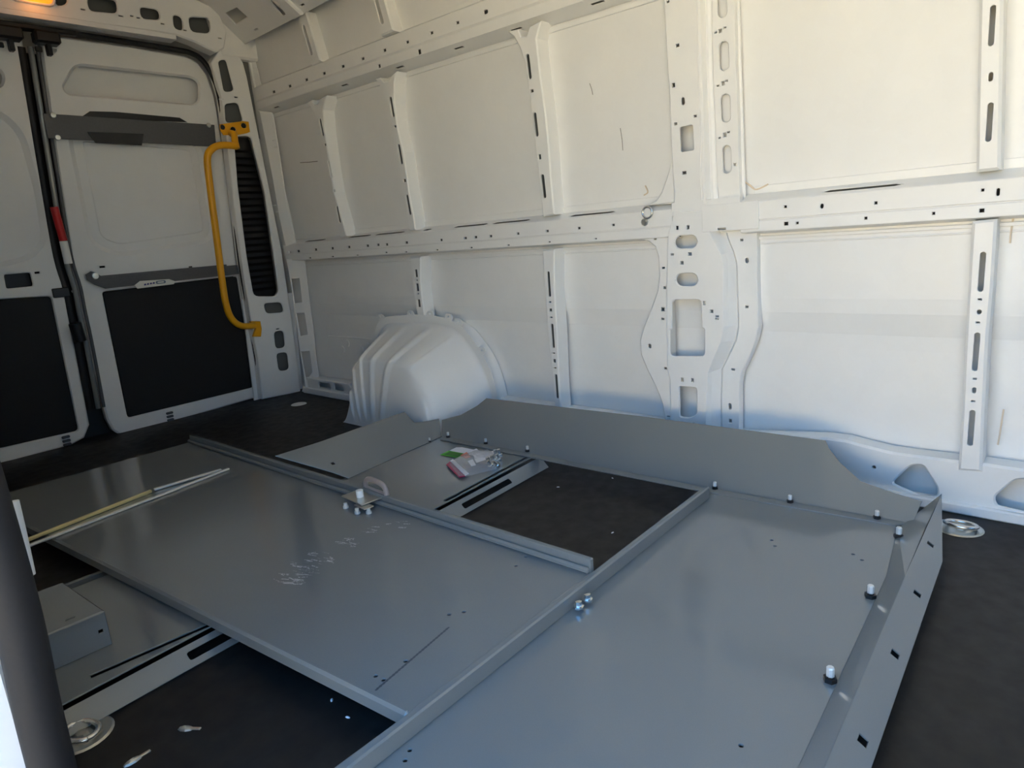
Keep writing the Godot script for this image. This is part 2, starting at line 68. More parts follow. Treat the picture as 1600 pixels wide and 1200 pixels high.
	"d1c": [-1.5074, 0.6838, -1.5045, 0.6918, -1.4998, 0.6965, -1.4931, 0.6977, -1.0953, 0.6773, -1.0874, 0.6751, -1.0827, 0.6694, -1.0811, 0.6603, -1.0817, 0.0772, -1.0834, 0.0671, -1.0885, 0.061, -1.0969, 0.0591, -1.6198, 0.0647, -1.6259, 0.0665, -1.6287, 0.0718, -1.6283, 0.0804],
	"d1d": [-1.2309, 0.7769, -1.229, 0.7827, -1.2241, 0.7846, -1.1459, 0.7839, -1.1408, 0.7818, -1.1389, 0.7759, -1.1381, 0.735, -1.1397, 0.7291, -1.1448, 0.7271, -1.226, 0.7269, -1.2309, 0.7289, -1.2323, 0.7347],
	"d1a": [-1.3327, 1.5558, -1.3287, 1.5668, -1.3219, 1.5735, -1.3123, 1.5759, -1.1208, 1.5794, -1.1112, 1.5782, -1.1033, 1.5741, -1.0972, 1.5671, -1.0954, 1.5643, -1.0918, 1.5553, -1.0915, 1.5451, -1.0945, 1.5336, -1.0963, 1.5291, -1.1021, 1.5187, -1.11, 1.5124, -1.1199, 1.51, -1.3267, 1.5032, -1.3355, 1.5052, -1.3397, 1.5116, -1.3394, 1.5226],
	"d2s": [-0.8623, 0.7833, 0.0233, 0.0085, 0.25, -0.9583, 1.658, 0.0136, 0.0144, 1, -0.9911, 0.6883, 0.0196, 0.0139, 1, -0.8913, 1.6691, 0.0117, 0.0098, 0.25, -0.4711, 0.7486, 0.0186, 0.0062, 0.25],
	"d1s": [-1.1142, 0.7814, 0.0182, 0.008, 0.25, -1.0515, 1.6551, 0.0108, 0.0094, 0.25],
	"seal": [-1.1939, 1.7173, -0.9906, 1.7264, -0.8687, 1.7307, -0.6142, 1.728, -0.4247, 1.725, -0.3445, 1.7194, -0.294, 1.6957, -0.2564, 1.6362, -0.2322, 1.5394, -0.2229, 1.2519, -0.2316, 0.7821, -0.2155, 0.4453, -0.2019, 0.0878, -0.2045, 0.0075],
	"plate": [-0.9868, 1.415, -0.2727, 1.4133, -0.2771, 1.3135, -0.9858, 1.3192],
	"platetab": [-0.8368, 1.3503, -0.609, 1.3541, -0.625, 1.3045, -0.812, 1.3076],
	"gbar": [-0.9412, 0.7561, -0.9188, 0.768, -0.8996, 0.7605, -0.8727, 0.7351, -0.243, 0.7376, -0.2387, 0.6911, -0.873, 0.6862, -0.9136, 0.7079, -0.94, 0.7334],
	"tag": [-0.7593, 0.688, -0.7314, 0.7057, -0.6023, 0.7014, -0.5772, 0.6897, -0.5824, 0.6749, -0.7479, 0.672],
	"pocket": [-0.8442, 1.4122, -0.8026, 1.4407, -0.7006, 1.4454, -0.4244, 1.44, -0.3912, 1.4223],
	"rod": [-0.9974, 1.666, -1.0053, 1.4056, -1.0135, 1.1316, -1.0199, 0.8426, -1.0077, 0.7042, -1.0073, 0.5914, -1.0044, 0.4319, -1.006, 0.1458],
	"rod2": [-0.9744, 1.6737, -0.9826, 1.4072, -0.9997, 1.1315],
	"red": [-1.0256, 1.0455, -1.015, 0.906],
	"wht": [-1.0155, 0.9034, -1.0129, 0.809],
	"blk": [-1.0233, 0.5514, -1.0148, 0.4696],
	"blk2": [-1.0408, 0.6885],
	"pad": [-1.0132, 0.7492],
	"catch": [-0.9335, 1.7038, -1.0607, 1.7031],
	"marks": [-0.6821, 0.0294, -1.1377, 0.0331],
	"gh_plate": [-0.2679, 1.4086, -0.1483, 1.4305, -0.1183, 1.4295, -0.1177, 1.3818, -0.1355, 1.3749, -0.1801, 1.3653, -0.2554, 1.3601, -0.2687, 1.3797],
	"gh_h": [-0.2553, 1.3964, 0.0257, 0.0233, 1, -0.2031, 1.3891, 0.0295, 0.0236, 1, -0.146, 1.41, 0.0302, 0.0238, 1],
	"gh_t": [-0.2204, 1.369, -0.2257, 1.3046, -0.3022, 1.3046, -0.3483, 1.2857, -0.3759, 1.242, -0.3807, 1.1206, -0.3816, 0.9125, -0.3825, 0.6967, -0.3792, 0.5532, -0.3596, 0.4758, -0.3143, 0.4327, -0.2318, 0.4199],
	"gh_b": [-0.2437, 0.4442, -0.1872, 0.4357, -0.1852, 0.394, -0.1939, 0.3538, -0.2365, 0.361, -0.2172, 0.3991],
	"lamp": [-1.0289, 1.8304, -0.9032, 1.84, -0.9108, 1.8095, -0.9687, 1.7973, -1.0263, 1.8005],
	"f_rings": [-0.2284, -0.0917, -1.2572, -1.703, -3.1275, -0.1702],
	"f_bits": [-1.1208, -1.5823, -1.1162, -1.6691, -1.1369, -0.2329, -1.2411, -0.3819, -0.9224, -0.5594, -0.9738, -1.3861, -0.9122, -1.3946],
	"np": [-0.7946, -0.2611, -0.3318, -0.2482, -0.3187, -0.3074, -0.2927, -0.5041, -0.2618, -1.1037],
	"npbar": [-0.7672, -0.3176, -0.7379, -1.5009],
	"npr_in": [-0.3243, -0.2638, -0.2927, -0.5041, -0.2618, -1.1037],
	"npr_ridge": [-0.2744, -0.0467, -0.2678, -0.288, -0.256, -0.5246, -0.2283, -1.1066],
	"npr_out": [-0.2177, -0.3642, -0.215, -0.433, -0.1872, -1.0356],
	"npr_h": [-0.2503, -0.3311, -0.228, -0.5505, -0.2166, -0.7713, -0.2053, -1.0047],
	"npbolt": [-0.3127, -0.3112, -0.2974, -0.6041, -0.2829, -0.897],
	"nph": [-0.5389, -0.4711, -0.5226, -0.4949, -0.3718, -0.4443, -0.3496, -0.4607, -0.339, -1.1106, -0.7233, -1.4075, -0.7131, -1.4245],
	"fold": [-1.879, -0.289, -0.7946, -0.2611, -0.3039, -0.2225],
	"w1": [-1.879, 0.045, 0.289, -0.8009, 0.0392, 0.2483, -0.3039, 0.045, 0.2225, -0.2928, 0.0914, 0.1834, -0.3491, 0.0978, 0.1804, -0.4299, 0.1107, 0.1731, -0.4877, 0.1436, 0.1481, -0.5213, 0.1703, 0.1273, -0.5336, 0.186, 0.1148, -1.0868, 0.1883, 0.1361, -1.7388, 0.1842, 0.1671, -1.7696, 0.1564, 0.1916, -1.8298, 0.1215, 0.2232, -1.9163, 0.0961, 0.248],
	"w1b": [-1.8404, 0.2778, -1.6521, 0.2646, -1.4591, 0.2566, -0.7788, 0.2463, -0.5775, 0.2343, -0.3755, 0.2251],
	"w2": [-1.879, 0.045, 0.289, -1.8173, 0.045, 0.7585, -1.8558, 0.0685, 0.7908, -1.9773, 0.1444, 0.9167, -1.9908, 0.1392, 0.7419, -2.0387, 0.1357, 0.3291, -2.0051, 0.1176, 0.3335, -1.975, 0.1011, 0.3351, -1.9686, 0.094, 0.2858, -1.965, 0.0872, 0.2187],
	"w2h": [-1.8899, 0.0855, 0.7655],
	"sp": [-1.8173, -0.7585, -1.879, -0.289, -1.4175, -0.2718, -1.3731, -0.7378, -1.304, -1.421, -1.3425, -1.6471],
	"sp_e": [-1.4101, -0.2577, -1.3687, -0.7556, -1.3048, -1.4359, -1.343, -1.649],
	"sp_e2": [-1.4101, -0.2259, -1.3728, -0.7185, -1.3159, -1.4227, -1.3512, -1.6471],
	"sp_sl": [-1.3824, -0.7166, -1.4207, -0.2884, -1.3243, -1.4183, -1.3434, -1.6522],
	"spbolt": [-1.886, -0.355, -1.835, -0.7078],
	"cp_": [-2.6931, -0.8956, -0.77, -0.8639, -0.7673, -1.377, -2.0494, -1.5143],
	"cp_l": [-2.6762, -1.4875],
	"cph_": [-0.9311, -0.8914, -0.9233, -0.9353, -0.905, -1.1527, -0.8873, -1.1298, -0.8609, -1.2977, -0.8721, -1.3541, -0.853, -1.3525],
	"cpline": [-0.8433, -1.377, -0.8745, -1.186],
	"scr": [-1.3256, -1.2733, -1.3339, -1.2447, -1.3073, -1.2442, -1.3445, -1.18, -1.3515, -1.1582, -1.3431, -1.0822, -1.3562, -1.0825, -1.3568, -1.2064, -1.3292, -1.2064, -1.2996, -1.2724, -1.3538, -1.0007, -1.3432, -0.945],
	"latch": [-1.5905, -0.8637, -1.5235, -0.8237, -1.4943, -0.9026, -1.5757, -0.8991, -1.4769, -0.8712, -1.5077, -0.9364, -1.4552, -0.9143],
	"bars": [-2.1194, -1.574, -2.2164, -1.2236, -2.075, -1.5809, -2.196, -0.9797, -2.2212, -1.214],
	"bag": [-1.6598, -0.3904, -1.5234, -0.3311, -1.431, -0.4378, -1.4829, -0.5729, -1.6046, -0.5153, -1.6299, -0.45, -1.7161, -0.4368, -1.6828, -0.3553, -1.6679, -0.3311, -1.4735, -0.3337],
	"box": [-1.4431, 0.045, 1.6942, -1.4394, 0.045, 1.5882],
	"seal2": [-0.93, 0.8123, 1.7874, -0.93, 0.6763, 1.7923, -0.93, 0.6027, 1.7894, -0.93, 0.5567, 1.7874, -0.93, 0.4446, 1.7853, -0.93, 0.3608, 1.7859, -0.93, 0.275, 1.7896, -0.93, 0.1838, 1.791, -0.93, 0.0876, 1.7918],
	"sliver": [-1, 0.5096, 1.7502, -1, 0.4735, 1.7508, -1, 0.4342, 1.7519, -1, 0.4095, 1.7527],
	"bows": [-2.7472, 1.7584, -2.7085, 1.5836, -2.2275, 1.7004, -2.2134, 1.587],
	"bel": [-1.1101, 0.8164, -1.1257, 0.788],
	"s1": [-0.8232, 1.3503, -0.8237, 1.1919, -0.8241, 1.0255, -0.8246, 0.9039, -0.8328, 0.8888, -0.807, 0.8665, -0.7887, 0.8539, -0.7554, 0.8646],
	"s2": [-2.2687, 0.4708, -2.2288, 0.4515, -2.1459, 0.4479],
	"s3": [-1.933, 0.2826, -1.9144, 0.251, -1.903, 0.2216],
	"s4": [-0.1869, 0.7454, -0.1897, 0.7022, -0.1901, 0.673],
	"s5": [-0.1743, 0.2711, -0.1775, 0.2048, -0.1796, 0.1794],
	"s6": [-1.1491, 0.9018, -1.1415, 0.8812, -1.1563, 0.8727],
	"scuff": [-3.1031, 1.2152, -2.9501, 1.2022, -1.3284, 1.2406, -1.3201, 1.2043, -1.2268, 1.0879, -1.224, 1.0192],
	"rs": [[-3.1692, 0.1422, -3.0636, 0.138, -3.0628, 0.0843, -3.1782, 0.0827], [-2.8393, 0.0802, -2.8355, 0.0846, -2.8268, 0.0845, -2.8244, 0.084, -2.8165, 0.0806, -2.8146, 0.075, -2.8226, 0.0271, -2.8266, 0.0221, -2.8365, 0.0202, -2.8393, 0.0202, -2.8486, 0.0216, -2.8508, 0.0265]],
	"rsd": [-3.086, 0.0222, -2.6866, 0.0206, -3.4071, 0.0647, -3.2795, 0.1089],
	"lf_green": [-1.7154, -0.4454, -1.7217, -0.3979, -1.6391, -0.3919, -1.6271, -0.4346],
	"lf_greenin": [-1.7045, -0.4355, -1.7094, -0.4031, -1.6448, -0.3989, -1.6386, -0.4297],
	"lf_white": [-1.7223, -0.3942, -1.726, -0.3557, -1.7066, -0.3453, -1.6121, -0.3421, -1.575, -0.3219, -1.5117, -0.3408, -1.5476, -0.3831, -1.6391, -0.3919],
	"bg": [-1.6098, -0.505, -1.6248, -0.4702, -1.6257, -0.4113, -1.6278, -0.3585, -1.5832, -0.3264, -1.5085, -0.354, -1.4582, -0.4055, -1.4337, -0.4535, -1.4623, -0.5162, -1.4747, -0.5558, -1.4906, -0.5714],
	"bg_band": [-1.611, -0.5127, -1.623, -0.4838, -1.4747, -0.5558, -1.4828, -0.5733],
	"bg_lil": [-1.623, -0.4838, -1.6276, -0.4645, -1.4761, -0.5372, -1.4747, -0.5558],
	"bg_p1": [-1.6184, -0.3997, -1.6166, -0.3602, -1.5575, -0.3886, -1.5666, -0.4232],
	"bg_p2": [-1.5666, -0.4232, -1.5512, -0.3888, -1.5213, -0.3979, -1.4965, -0.427, -1.5047, -0.4734, -1.537, -0.4498],
	"bg_p3": [-1.5539, -0.4664, -1.552, -0.4439, -1.5022, -0.4789, -1.5068, -0.4951],
	"bg_or": [-1.6182, -0.4371, -1.6225, -0.4019, -1.5718, -0.4334, -1.5783, -0.4515],
	"bg_nut": [-1.4796, -0.4385, -1.4792, -0.4173, -1.4725, -0.3994, -1.4383, -0.4425, -1.457, -0.4532, -1.5014, -0.3649, -1.5087, -0.3763],
	"box_t": [-1.4622, -1.6422],
	"box_f": [-1.44, 0.0798, 1.5966],
}

const LEAN := 0.08            # the side wall leans inwards above its belt rail
const REAR := 0.09            # the rear end leans forwards
var M := {}
var taken := {}


func _ready() -> void:
	set_view_and_light()
	make_materials()
	build_surroundings()
	build_shell()
	build_wall_left()
	build_rear()
	build_doors()
	build_ceiling()
	build_wall_right()
	build_partition_frame()
	build_partition_door()
	build_loose_things()
	build_fittings()


func set_view_and_light() -> void:
	var cam := Camera3D.new()
	cam.name = "camera"
	cam.fov = 60.12
	cam.near = 0.02
	cam.transform = Transform3D(Basis(Vector3(0.74422658, -0.07818999, -0.66333485), Vector3(-0.0906348, 0.97211653, -0.2162748), Vector3(0.66174929, 0.22107867, 0.71638823)), Vector3(0, 0.787, 1.9))
	add_child(cam)
	cam.current = true
	var sky := ProceduralSkyMaterial.new()
	sky.sky_top_color = Color(0.74, 1.23, 1.74)
	sky.sky_horizon_color = Color(1.20, 1.38, 1.46)
	sky.sky_curve = 0.12
	sky.sky_energy_multiplier = 1.0
	sky.ground_bottom_color = Color(0.45, 0.42, 0.38)
	sky.ground_horizon_color = Color(0.55, 0.55, 0.55)
	sky.sun_angle_max = 1.0
	var env := Environment.new()
	env.background_mode = Environment.BG_SKY
	env.sky = Sky.new()
	env.sky.sky_material = sky
	env.tonemap_mode = Environment.TONE_MAPPER_LINEAR
	env.tonemap_exposure = 1.16
	env.sdfgi_enabled = true
	env.ssao_enabled = true
	env.ssil_enabled = true
	var we := WorldEnvironment.new()
	we.name = "environment"
	we.environment = env
	add_child(we)
	var sun := DirectionalLight3D.new()
	sun.name = "sun"
	sun.light_color = Color(1.0, 0.945, 0.765)
	sun.light_energy = 14.5
	sun.light_angular_distance = 0.53
	sun.shadow_enabled = true
	add_child(sun)
	sun.look_at_from_position(Vector3(5, 7, -4.5), Vector3.ZERO, Vector3.UP)


# ------------------------------------------------------------------ materials
func ramp(a: Color, b: Color) -> Gradient:
	var g := Gradient.new()
	g.set_color(0, a)
	g.set_color(1, b)
	return g


func noise_texture(freq: float, colours: Gradient, seed_value: int, size := 256, kind := FastNoiseLite.TYPE_SIMPLEX_SMOOTH) -> NoiseTexture2D:
	var n := FastNoiseLite.new()
	n.seed = seed_value
	n.frequency = freq
	n.noise_type = kind
	n.fractal_octaves = 4
	var t := NoiseTexture2D.new()
	t.width = size
	t.height = size
	t.seamless = true
	t.noise = n
	t.color_ramp = colours
	return t


func mat(called: String, colour: Color, rough: float, metal := 0.0, spec := 0.5) -> StandardMaterial3D:
	var m := StandardMaterial3D.new()
	m.resource_name = called
	m.albedo_color = colour
	m.roughness = rough
	m.metallic = metal
	m.metallic_specular = spec
	m.cull_mode = BaseMaterial3D.CULL_DISABLED
	M[called] = m
	return m


func grain(m: StandardMaterial3D, freq: float, low: float, high: float, scale: float, seed_value: int) -> void:
	m.albedo_texture = noise_texture(freq, ramp(Color(low, low, low), Color(high, high, high)), seed_value)
	m.uv1_triplanar = true
	m.uv1_world_triplanar = true
	m.uv1_scale = Vector3.ONE * scale


func make_materials() -> void:
	grain(mat("white_paint", Color(0.945, 0.94, 0.925), 0.40), 0.02, 0.985, 1.0, 1.3, 3)
	grain(mat("grey_powder", Color(0.48, 0.498, 0.496), 0.13, 0.0, 0.7), 0.3, 0.97, 1.0, 5.0, 5)
	M.grey_powder.roughness_texture = noise_texture(0.03, ramp(Color(0.92, 0.92, 0.92), Color(1, 1, 1)), 8)
	grain(mat("grey_steel", Color(0.35, 0.355, 0.36), 0.45), 0.1, 0.92, 1.0, 3.0, 6)
	grain(mat("floor_mat", Color(0.118, 0.118, 0.122), 0.68), 0.03, 0.62, 1.0, 1.1, 9)
	M.floor_mat.detail_enabled = true
	M.floor_mat.detail_albedo = noise_texture(0.25, ramp(Color(0.75, 0.75, 0.75), Color(1, 1, 1)), 12)
	M.floor_mat.detail_blend_mode = BaseMaterial3D.BLEND_MODE_MUL
	M.floor_mat.uv2_triplanar = true
	M.floor_mat.uv2_world_triplanar = true
	M.floor_mat.uv2_scale = Vector3.ONE * 6.0
	M.floor_mat.roughness_texture = noise_texture(0.06, ramp(Color(0.75, 0.75, 0.75), Color(1, 1, 1)), 14)
	grain(mat("black_board", Color(0.085, 0.085, 0.09), 0.7), 0.1, 0.8, 1.0, 3.0, 10)
	mat("rubber", Color(0.07, 0.07, 0.075), 0.55)
	grain(mat("seal_rubber", Color(0.10, 0.092, 0.097), 0.75), 0.08, 0.85, 1.0, 6.0, 11)
	mat("black_plastic", Color(0.06, 0.06, 0.065), 0.4)
	mat("yellow_paint", Color(0.93, 0.66, 0.06), 0.38)
	mat("zinc", Color(0.80, 0.80, 0.78), 0.28, 0.9)
	mat("brass_zinc", Color(0.90, 0.83, 0.60), 0.3, 0.3)
	mat("steel_bright", Color(0.86, 0.86, 0.85), 0.22, 0.95)
	mat("darkening_primer", Color(0.40, 0.41, 0.40), 0.8)  # grey primer for linings added to make slots and holes dark
	mat("bright_zinc", Color(0.90, 0.90, 0.88), 0.25, 0.35)
	mat("black_screw", Color(0.10, 0.10, 0.10), 0.5)
	mat("red_tape", Color(0.72, 0.05, 0.07), 0.35)
	mat("white_plastic", Color(0.90, 0.90, 0.89), 0.4)
	mat("smoke_plastic", Color(0.62, 0.57, 0.55), 0.35)
	mat("sealant", Color(0.87, 0.80, 0.70), 0.7)
	mat("scuff_mark", Color(0.42, 0.39, 0.35), 0.8)
	mat("tag_white", Color(0.92, 0.91, 0.87), 0.5)
	mat("tag_blue", Color(0.22, 0.22, 0.48), 0.5)
	mat("tag_grey", Color(0.42, 0.48, 0.54), 0.5)
	mat("paper", Color(0.90, 0.90, 0.92), 0.75)
	mat("paper_print", Color(0.48, 0.48, 0.56), 0.75)
	mat("leaf_green", Color(0.30, 0.66, 0.16), 0.6)
	mat("leaf_green_dark", Color(0.20, 0.46, 0.12), 0.6)
	mat("magenta_band", Color(0.66, 0.08, 0.30), 0.4)
	mat("orange_tab", Color(0.85, 0.50, 0.40), 0.6)
	mat("concrete", Color(0.66, 0.625, 0.575), 0.9)
	M.concrete.albedo_texture = noise_texture(0.03, ramp(Color(0.9, 0.9, 0.9), Color(1, 1, 1)), 21)
	M.concrete.uv1_triplanar = true
	M.concrete.uv1_scale = Vector3.ONE * 0.2
	mat("stucco", Color(0.93, 0.885, 0.82), 0.9)  # for the added wall that throws sunlight into the van
	mat("cab_cloth", Color(0.25, 0.25, 0.26), 0.9)
	var glass := mat("window_glass", Color(0.95, 1.0, 0.97, 0.12), 0.02)
	glass.transparency = BaseMaterial3D.TRANSPARENCY_ALPHA
	var film := mat("clear_film", Color(0.95, 0.95, 0.97, 0.22), 0.12)
	film.transparency = BaseMaterial3D.TRANSPARENCY_ALPHA
	var lens := mat("lamp_lens", Color(1.0, 0.75, 0.35), 0.35)
	lens.emission_enabled = true
	lens.emission = Color(1.0, 0.50, 0.08)
	lens.emission_energy_multiplier = 1.0


# ------------------------------------------------------------------ outlines
func v2(a: Array) -> PackedVector2Array:
	var o := PackedVector2Array()
	for i in range(0, a.size() - 1, 2):
		o.append(Vector2(a[i], a[i + 1]))
	return o


func v3(a: Array) -> PackedVector3Array:
	var o := PackedVector3Array()
	for i in range(0, a.size() - 2, 3):
		o.append(Vector3(a[i], a[i + 1], a[i + 2]))
	return o


func rrect(c: Vector2, w: float, h: float, r: float) -> PackedVector2Array:
	var o := PackedVector2Array()
	var rad := minf(w, h) * 0.5 * r
	var n := 5 if r > 0.9 else (2 if rad > 0.004 else 1)
	var k := Vector2(w * 0.5 - rad, h * 0.5 - rad)
	for q in 4:
		var s: Vector2 = [Vector2(1, 1), Vector2(-1, 1), Vector2(-1, -1), Vector2(1, -1)][q]
		if n == 1 and rad < 0.003:
			o.append(c + Vector2(w, h) * 0.5 * s)
			continue
		for i in n + 1:
			var a := (q + float(i) / n) * PI / 2
			o.append(c + k * s + Vector2(cos(a), sin(a)) * rad)
	return o


func holes(a: Array) -> Array:
	var o := []
	for i in range(0, a.size(), 5):
		o.append(rrect(Vector2(a[i], a[i + 1]), maxf(a[i + 2], 0.004), maxf(a[i + 3], 0.004), a[i + 4]))
	return o


func ccw(p: PackedVector2Array) -> PackedVector2Array:
	var s := 0.0
	for i in p.size():
		s += p[i].cross(p[(i + 1) % p.size()])
	if s < 0:
		p = p.duplicate()
		p.reverse()
	return p


func inset(p: PackedVector2Array, a: float) -> PackedVector2Array:
	if a == 0.0:
		return p
	var o := PackedVector2Array()
	var n := p.size()
	for i in n:
		var e0 := (p[i] - p[(i - 1 + n) % n]).normalized()
		var e1 := (p[(i + 1) % n] - p[i]).normalized()
		var n0 := Vector2(-e0.y, e0.x)
		var n1 := Vector2(-e1.y, e1.x)
		var b := n0 + n1
		b = n1 if b.length() < 0.05 else b.normalized()
		o.append(p[i] + b * a / maxf(0.45, b.dot(n1)))
	return o


func slabs(outer: PackedVector2Array, hole_list: Array) -> Array:
	# cuts an outline with holes into level strips: [lower left, lower right, upper right, upper left]
	var edges := []
	var ys := []
	for q in [outer] + hole_list:
		for k in q.size():
			var a: Vector2 = q[k]
			var b: Vector2 = q[(k + 1) % q.size()]
			ys.append(a.y)
			if a.y != b.y:
				edges.append([a, b] if a.y < b.y else [b, a])
	ys.sort()
	edges.sort_custom(func(e, g): return e[0].y < g[0].y)
	var out := []
	var live := []
	var next := 0
	for i in ys.size() - 1:
		var y0: float = ys[i]
		var y1: float = ys[i + 1]
		if y1 - y0 < 2e-6:
			continue
		var mid := (y0 + y1) * 0.5
		while next < edges.size() and edges[next][0].y <= mid:
			live.append(edges[next])
			next += 1
		live = live.filter(func(e): return e[1].y > mid)
		var cut := []
		for e in live:
			var a: Vector2 = e[0]
			var b: Vector2 = e[1]
			var g := (b.x - a.x) / (b.y - a.y)
			cut.append([a.x + (mid - a.y) * g, a.x + (y0 - a.y) * g, a.x + (y1 - a.y) * g])
		cut.sort_custom(func(e, g): return e[0] < g[0])
		for k in range(0, cut.size() - 1, 2):
			out.append([Vector2(cut[k][1], y0), Vector2(cut[k + 1][1], y0), Vector2(cut[k + 1][2], y1), Vector2(cut[k][2], y1)])
	return out


# ------------------------------------------------------------------ places: (outline point, height over the surface) to a point
func wall(p: Vector2, d: float) -> Vector3:
	return Vector3(p.x, p.y, d + LEAN * maxf(0.0, p.y - 0.8))


func rear(x0: float) -> Callable:
	return func(p: Vector2, d: float) -> Vector3: return Vector3(x0 + REAR * p.y + d, p.y, -p.x)


func level(h: float) -> Callable:
	return func(p: Vector2, d: float) -> Vector3: return Vector3(p.x, h + d, -p.y)


func plane(o: Vector3, u: Vector3, v: Vector3) -> Callable:
	var n := u.cross(v).normalized()
	return func(p: Vector2, d: float) -> Vector3: return o + u * p.x + v * p.y + n * d


func roof_rail(p: Vector2, d: float) -> Vector3:
	return wall(Vector2(p.x, p.y - 0.0174 * (p.x + 2.4)), d)


# ------------------------------------------------------------------ mesh pieces
func tool() -> SurfaceTool:
	var st := SurfaceTool.new()
	st.begin(Mesh.PRIMITIVE_TRIANGLES)
	return st


func tri(st: SurfaceTool, a: Vector3, b: Vector3, c: Vector3) -> void:
	var n := (b - a).cross(c - a)
	if n.length_squared() < 1e-20:
		return
	n = n.normalized()
	for v in [a, c, b]:
		st.set_normal(n)
		st.set_uv(Vector2(v.x, -v.z))
		st.add_vertex(v)


func quad(st: SurfaceTool, a: Vector3, b: Vector3, c: Vector3, d: Vector3) -> void:
	tri(st, a, b, c)
	tri(st, a, c, d)


func ring_walls(st: SurfaceTool, at: Callable, p: PackedVector2Array, d0: float, q: PackedVector2Array, d1: float, inwards: bool) -> void:
	var n := p.size()
	for i in n:
		var j := (i + 1) % n
		var a: Vector3 = at.call(p[i], d0)
		var b: Vector3 = at.call(p[j], d0)
		var c: Vector3 = at.call(q[j], d1)
		var e: Vector3 = at.call(q[i], d1)
		if inwards:
			quad(st, a, b, c, e)
		else:
			quad(st, a, e, c, b)


func face(st: SurfaceTool, at: Callable, pieces: Array, d: float, back: bool) -> void:
	for q in pieces:
		var c: Vector2 = (q[0] + q[2]) * 0.5
		var m: Vector3 = at.call(c, d)
		var n: Vector3 = ((at.call(c + Vector2(0.01, 0), d) - m).cross(at.call(c + Vector2(0, 0.01), d) - m)).normalized()
		var v := [at.call(q[0], d), at.call(q[1], d), at.call(q[2], d), at.call(q[3], d)]
		for k in ([0, 1, 2, 0, 2, 3] if back else [0, 2, 1, 0, 3, 2]):
			st.set_normal(-n if back else n)
			st.set_uv(Vector2(v[k].x, -v[k].z))
			st.add_vertex(v[k])


func sheet(st: SurfaceTool, at: Callable, outline: PackedVector2Array, hole_list: Array, d0: float, d1: float, bevel := 0.0015, lip := 0.001, lip_deep := 0.001, back := false) -> void:
	# pressed sheet metal: a front face with holes, rounded-off rims, side walls down to d1
	var o := ccw(outline)
	var f := inset(o, bevel)
	var hs := []
	var fs := []
	var lips := []
	for h in hole_list:
		var own: bool = h is Array
		var c := ccw(h[0] if own else h)
		lips.append(h[2] if own else lip_deep)
		hs.append(c)
		fs.append(inset(c, -(h[1] if own else lip)))
	face(st, at, slabs(f, fs), d0, false)
	ring_walls(st, at, f, d0, o, d0 - bevel, false)
	ring_walls(st, at, o, d0 - bevel, o, d1, false)
	for k in hs.size():
		ring_walls(st, at, fs[k], d0, hs[k], d0 - lips[k], true)
		ring_walls(st, at, hs[k], d0 - lips[k], hs[k], maxf(d1, d0 - maxf(0.006, lips[k] + 0.003)), true)
	if back:
		face(st, at, slabs(o, hs), d1, true)


func loft(st: SurfaceTool, at: Callable, rows: Array) -> void:
	# rows: [polyline, depth]; each polyline holds as many points as the next
	for k in rows.size() - 1:
		var p: PackedVector2Array = rows[k][0]
		var q: PackedVector2Array = rows[k + 1][0]
		for i in p.size() - 1:
			quad(st, at.call(p[i], rows[k][1]), at.call(p[i + 1], rows[k][1]), at.call(q[i + 1], rows[k + 1][1]), at.call(q[i], rows[k + 1][1]))


func box(st: SurfaceTool, a: Vector3, b: Vector3, xf := Transform3D.IDENTITY, bevel := 0.0) -> void:
	var c := (a + b) * 0.5
	var s := (b - a).abs() * 0.5
	var e := minf(bevel, minf(s.x, minf(s.y, s.z)) * 0.9)
	for ax in 3:
		for sg in [-1.0, 1.0]:
			var u := (ax + 1) % 3
			var v := (ax + 2) % 3
			var q := []
			for k in [[-1, -1], [1, -1], [1, 1], [-1, 1]]:
				var p := Vector3.ZERO
				p[ax] = s[ax] * sg
				p[u] = (s[u] - e) * k[0]
				p[v] = (s[v] - e) * k[1]
				q.append(xf * (c + p))
			if sg < 0:
				q.reverse()
			quad(st, q[0], q[1], q[2], q[3])
	if e <= 0.0:
		return
	for ax in 3:                       # bevelled edges along each axis
		var u := (ax + 1) % 3
		var v := (ax + 2) % 3
		for su in [-1.0, 1.0]:
			for sv in [-1.0, 1.0]:
				var q := []
				for k in [[-1, 0], [1, 0], [1, 1], [-1, 1]]:
					var p := Vector3.ZERO
					p[ax] = (s[ax] - e) * k[0]
					p[u] = (s[u] - (e if k[1] else 0.0)) * su
					p[v] = (s[v] - (0.0 if k[1] else e)) * sv
					q.append(xf * (c + p))
				if su * sv < 0:
					q.reverse()
				quad(st, q[0], q[1], q[2], q[3])
	for sx in [-1.0, 1.0]:
		for sy in [-1.0, 1.0]:
			for sz in [-1.0, 1.0]:
				var sg := Vector3(sx, sy, sz)
				var q := [xf * (c + sg * Vector3(s.x, s.y - e, s.z - e)), xf * (c + sg * Vector3(s.x - e, s.y, s.z - e)), xf * (c + sg * Vector3(s.x - e, s.y - e, s.z))]
				if sx * sy * sz < 0:
					q.reverse()
				tri(st, q[0], q[1], q[2])


func smooth_quad(st: SurfaceTool, p: Array, n: Array) -> void:
	for k in [0, 1, 2, 0, 2, 3]:
		st.set_normal(n[k])
		st.set_uv(Vector2(p[k].x, -p[k].z))
		st.add_vertex(p[k])


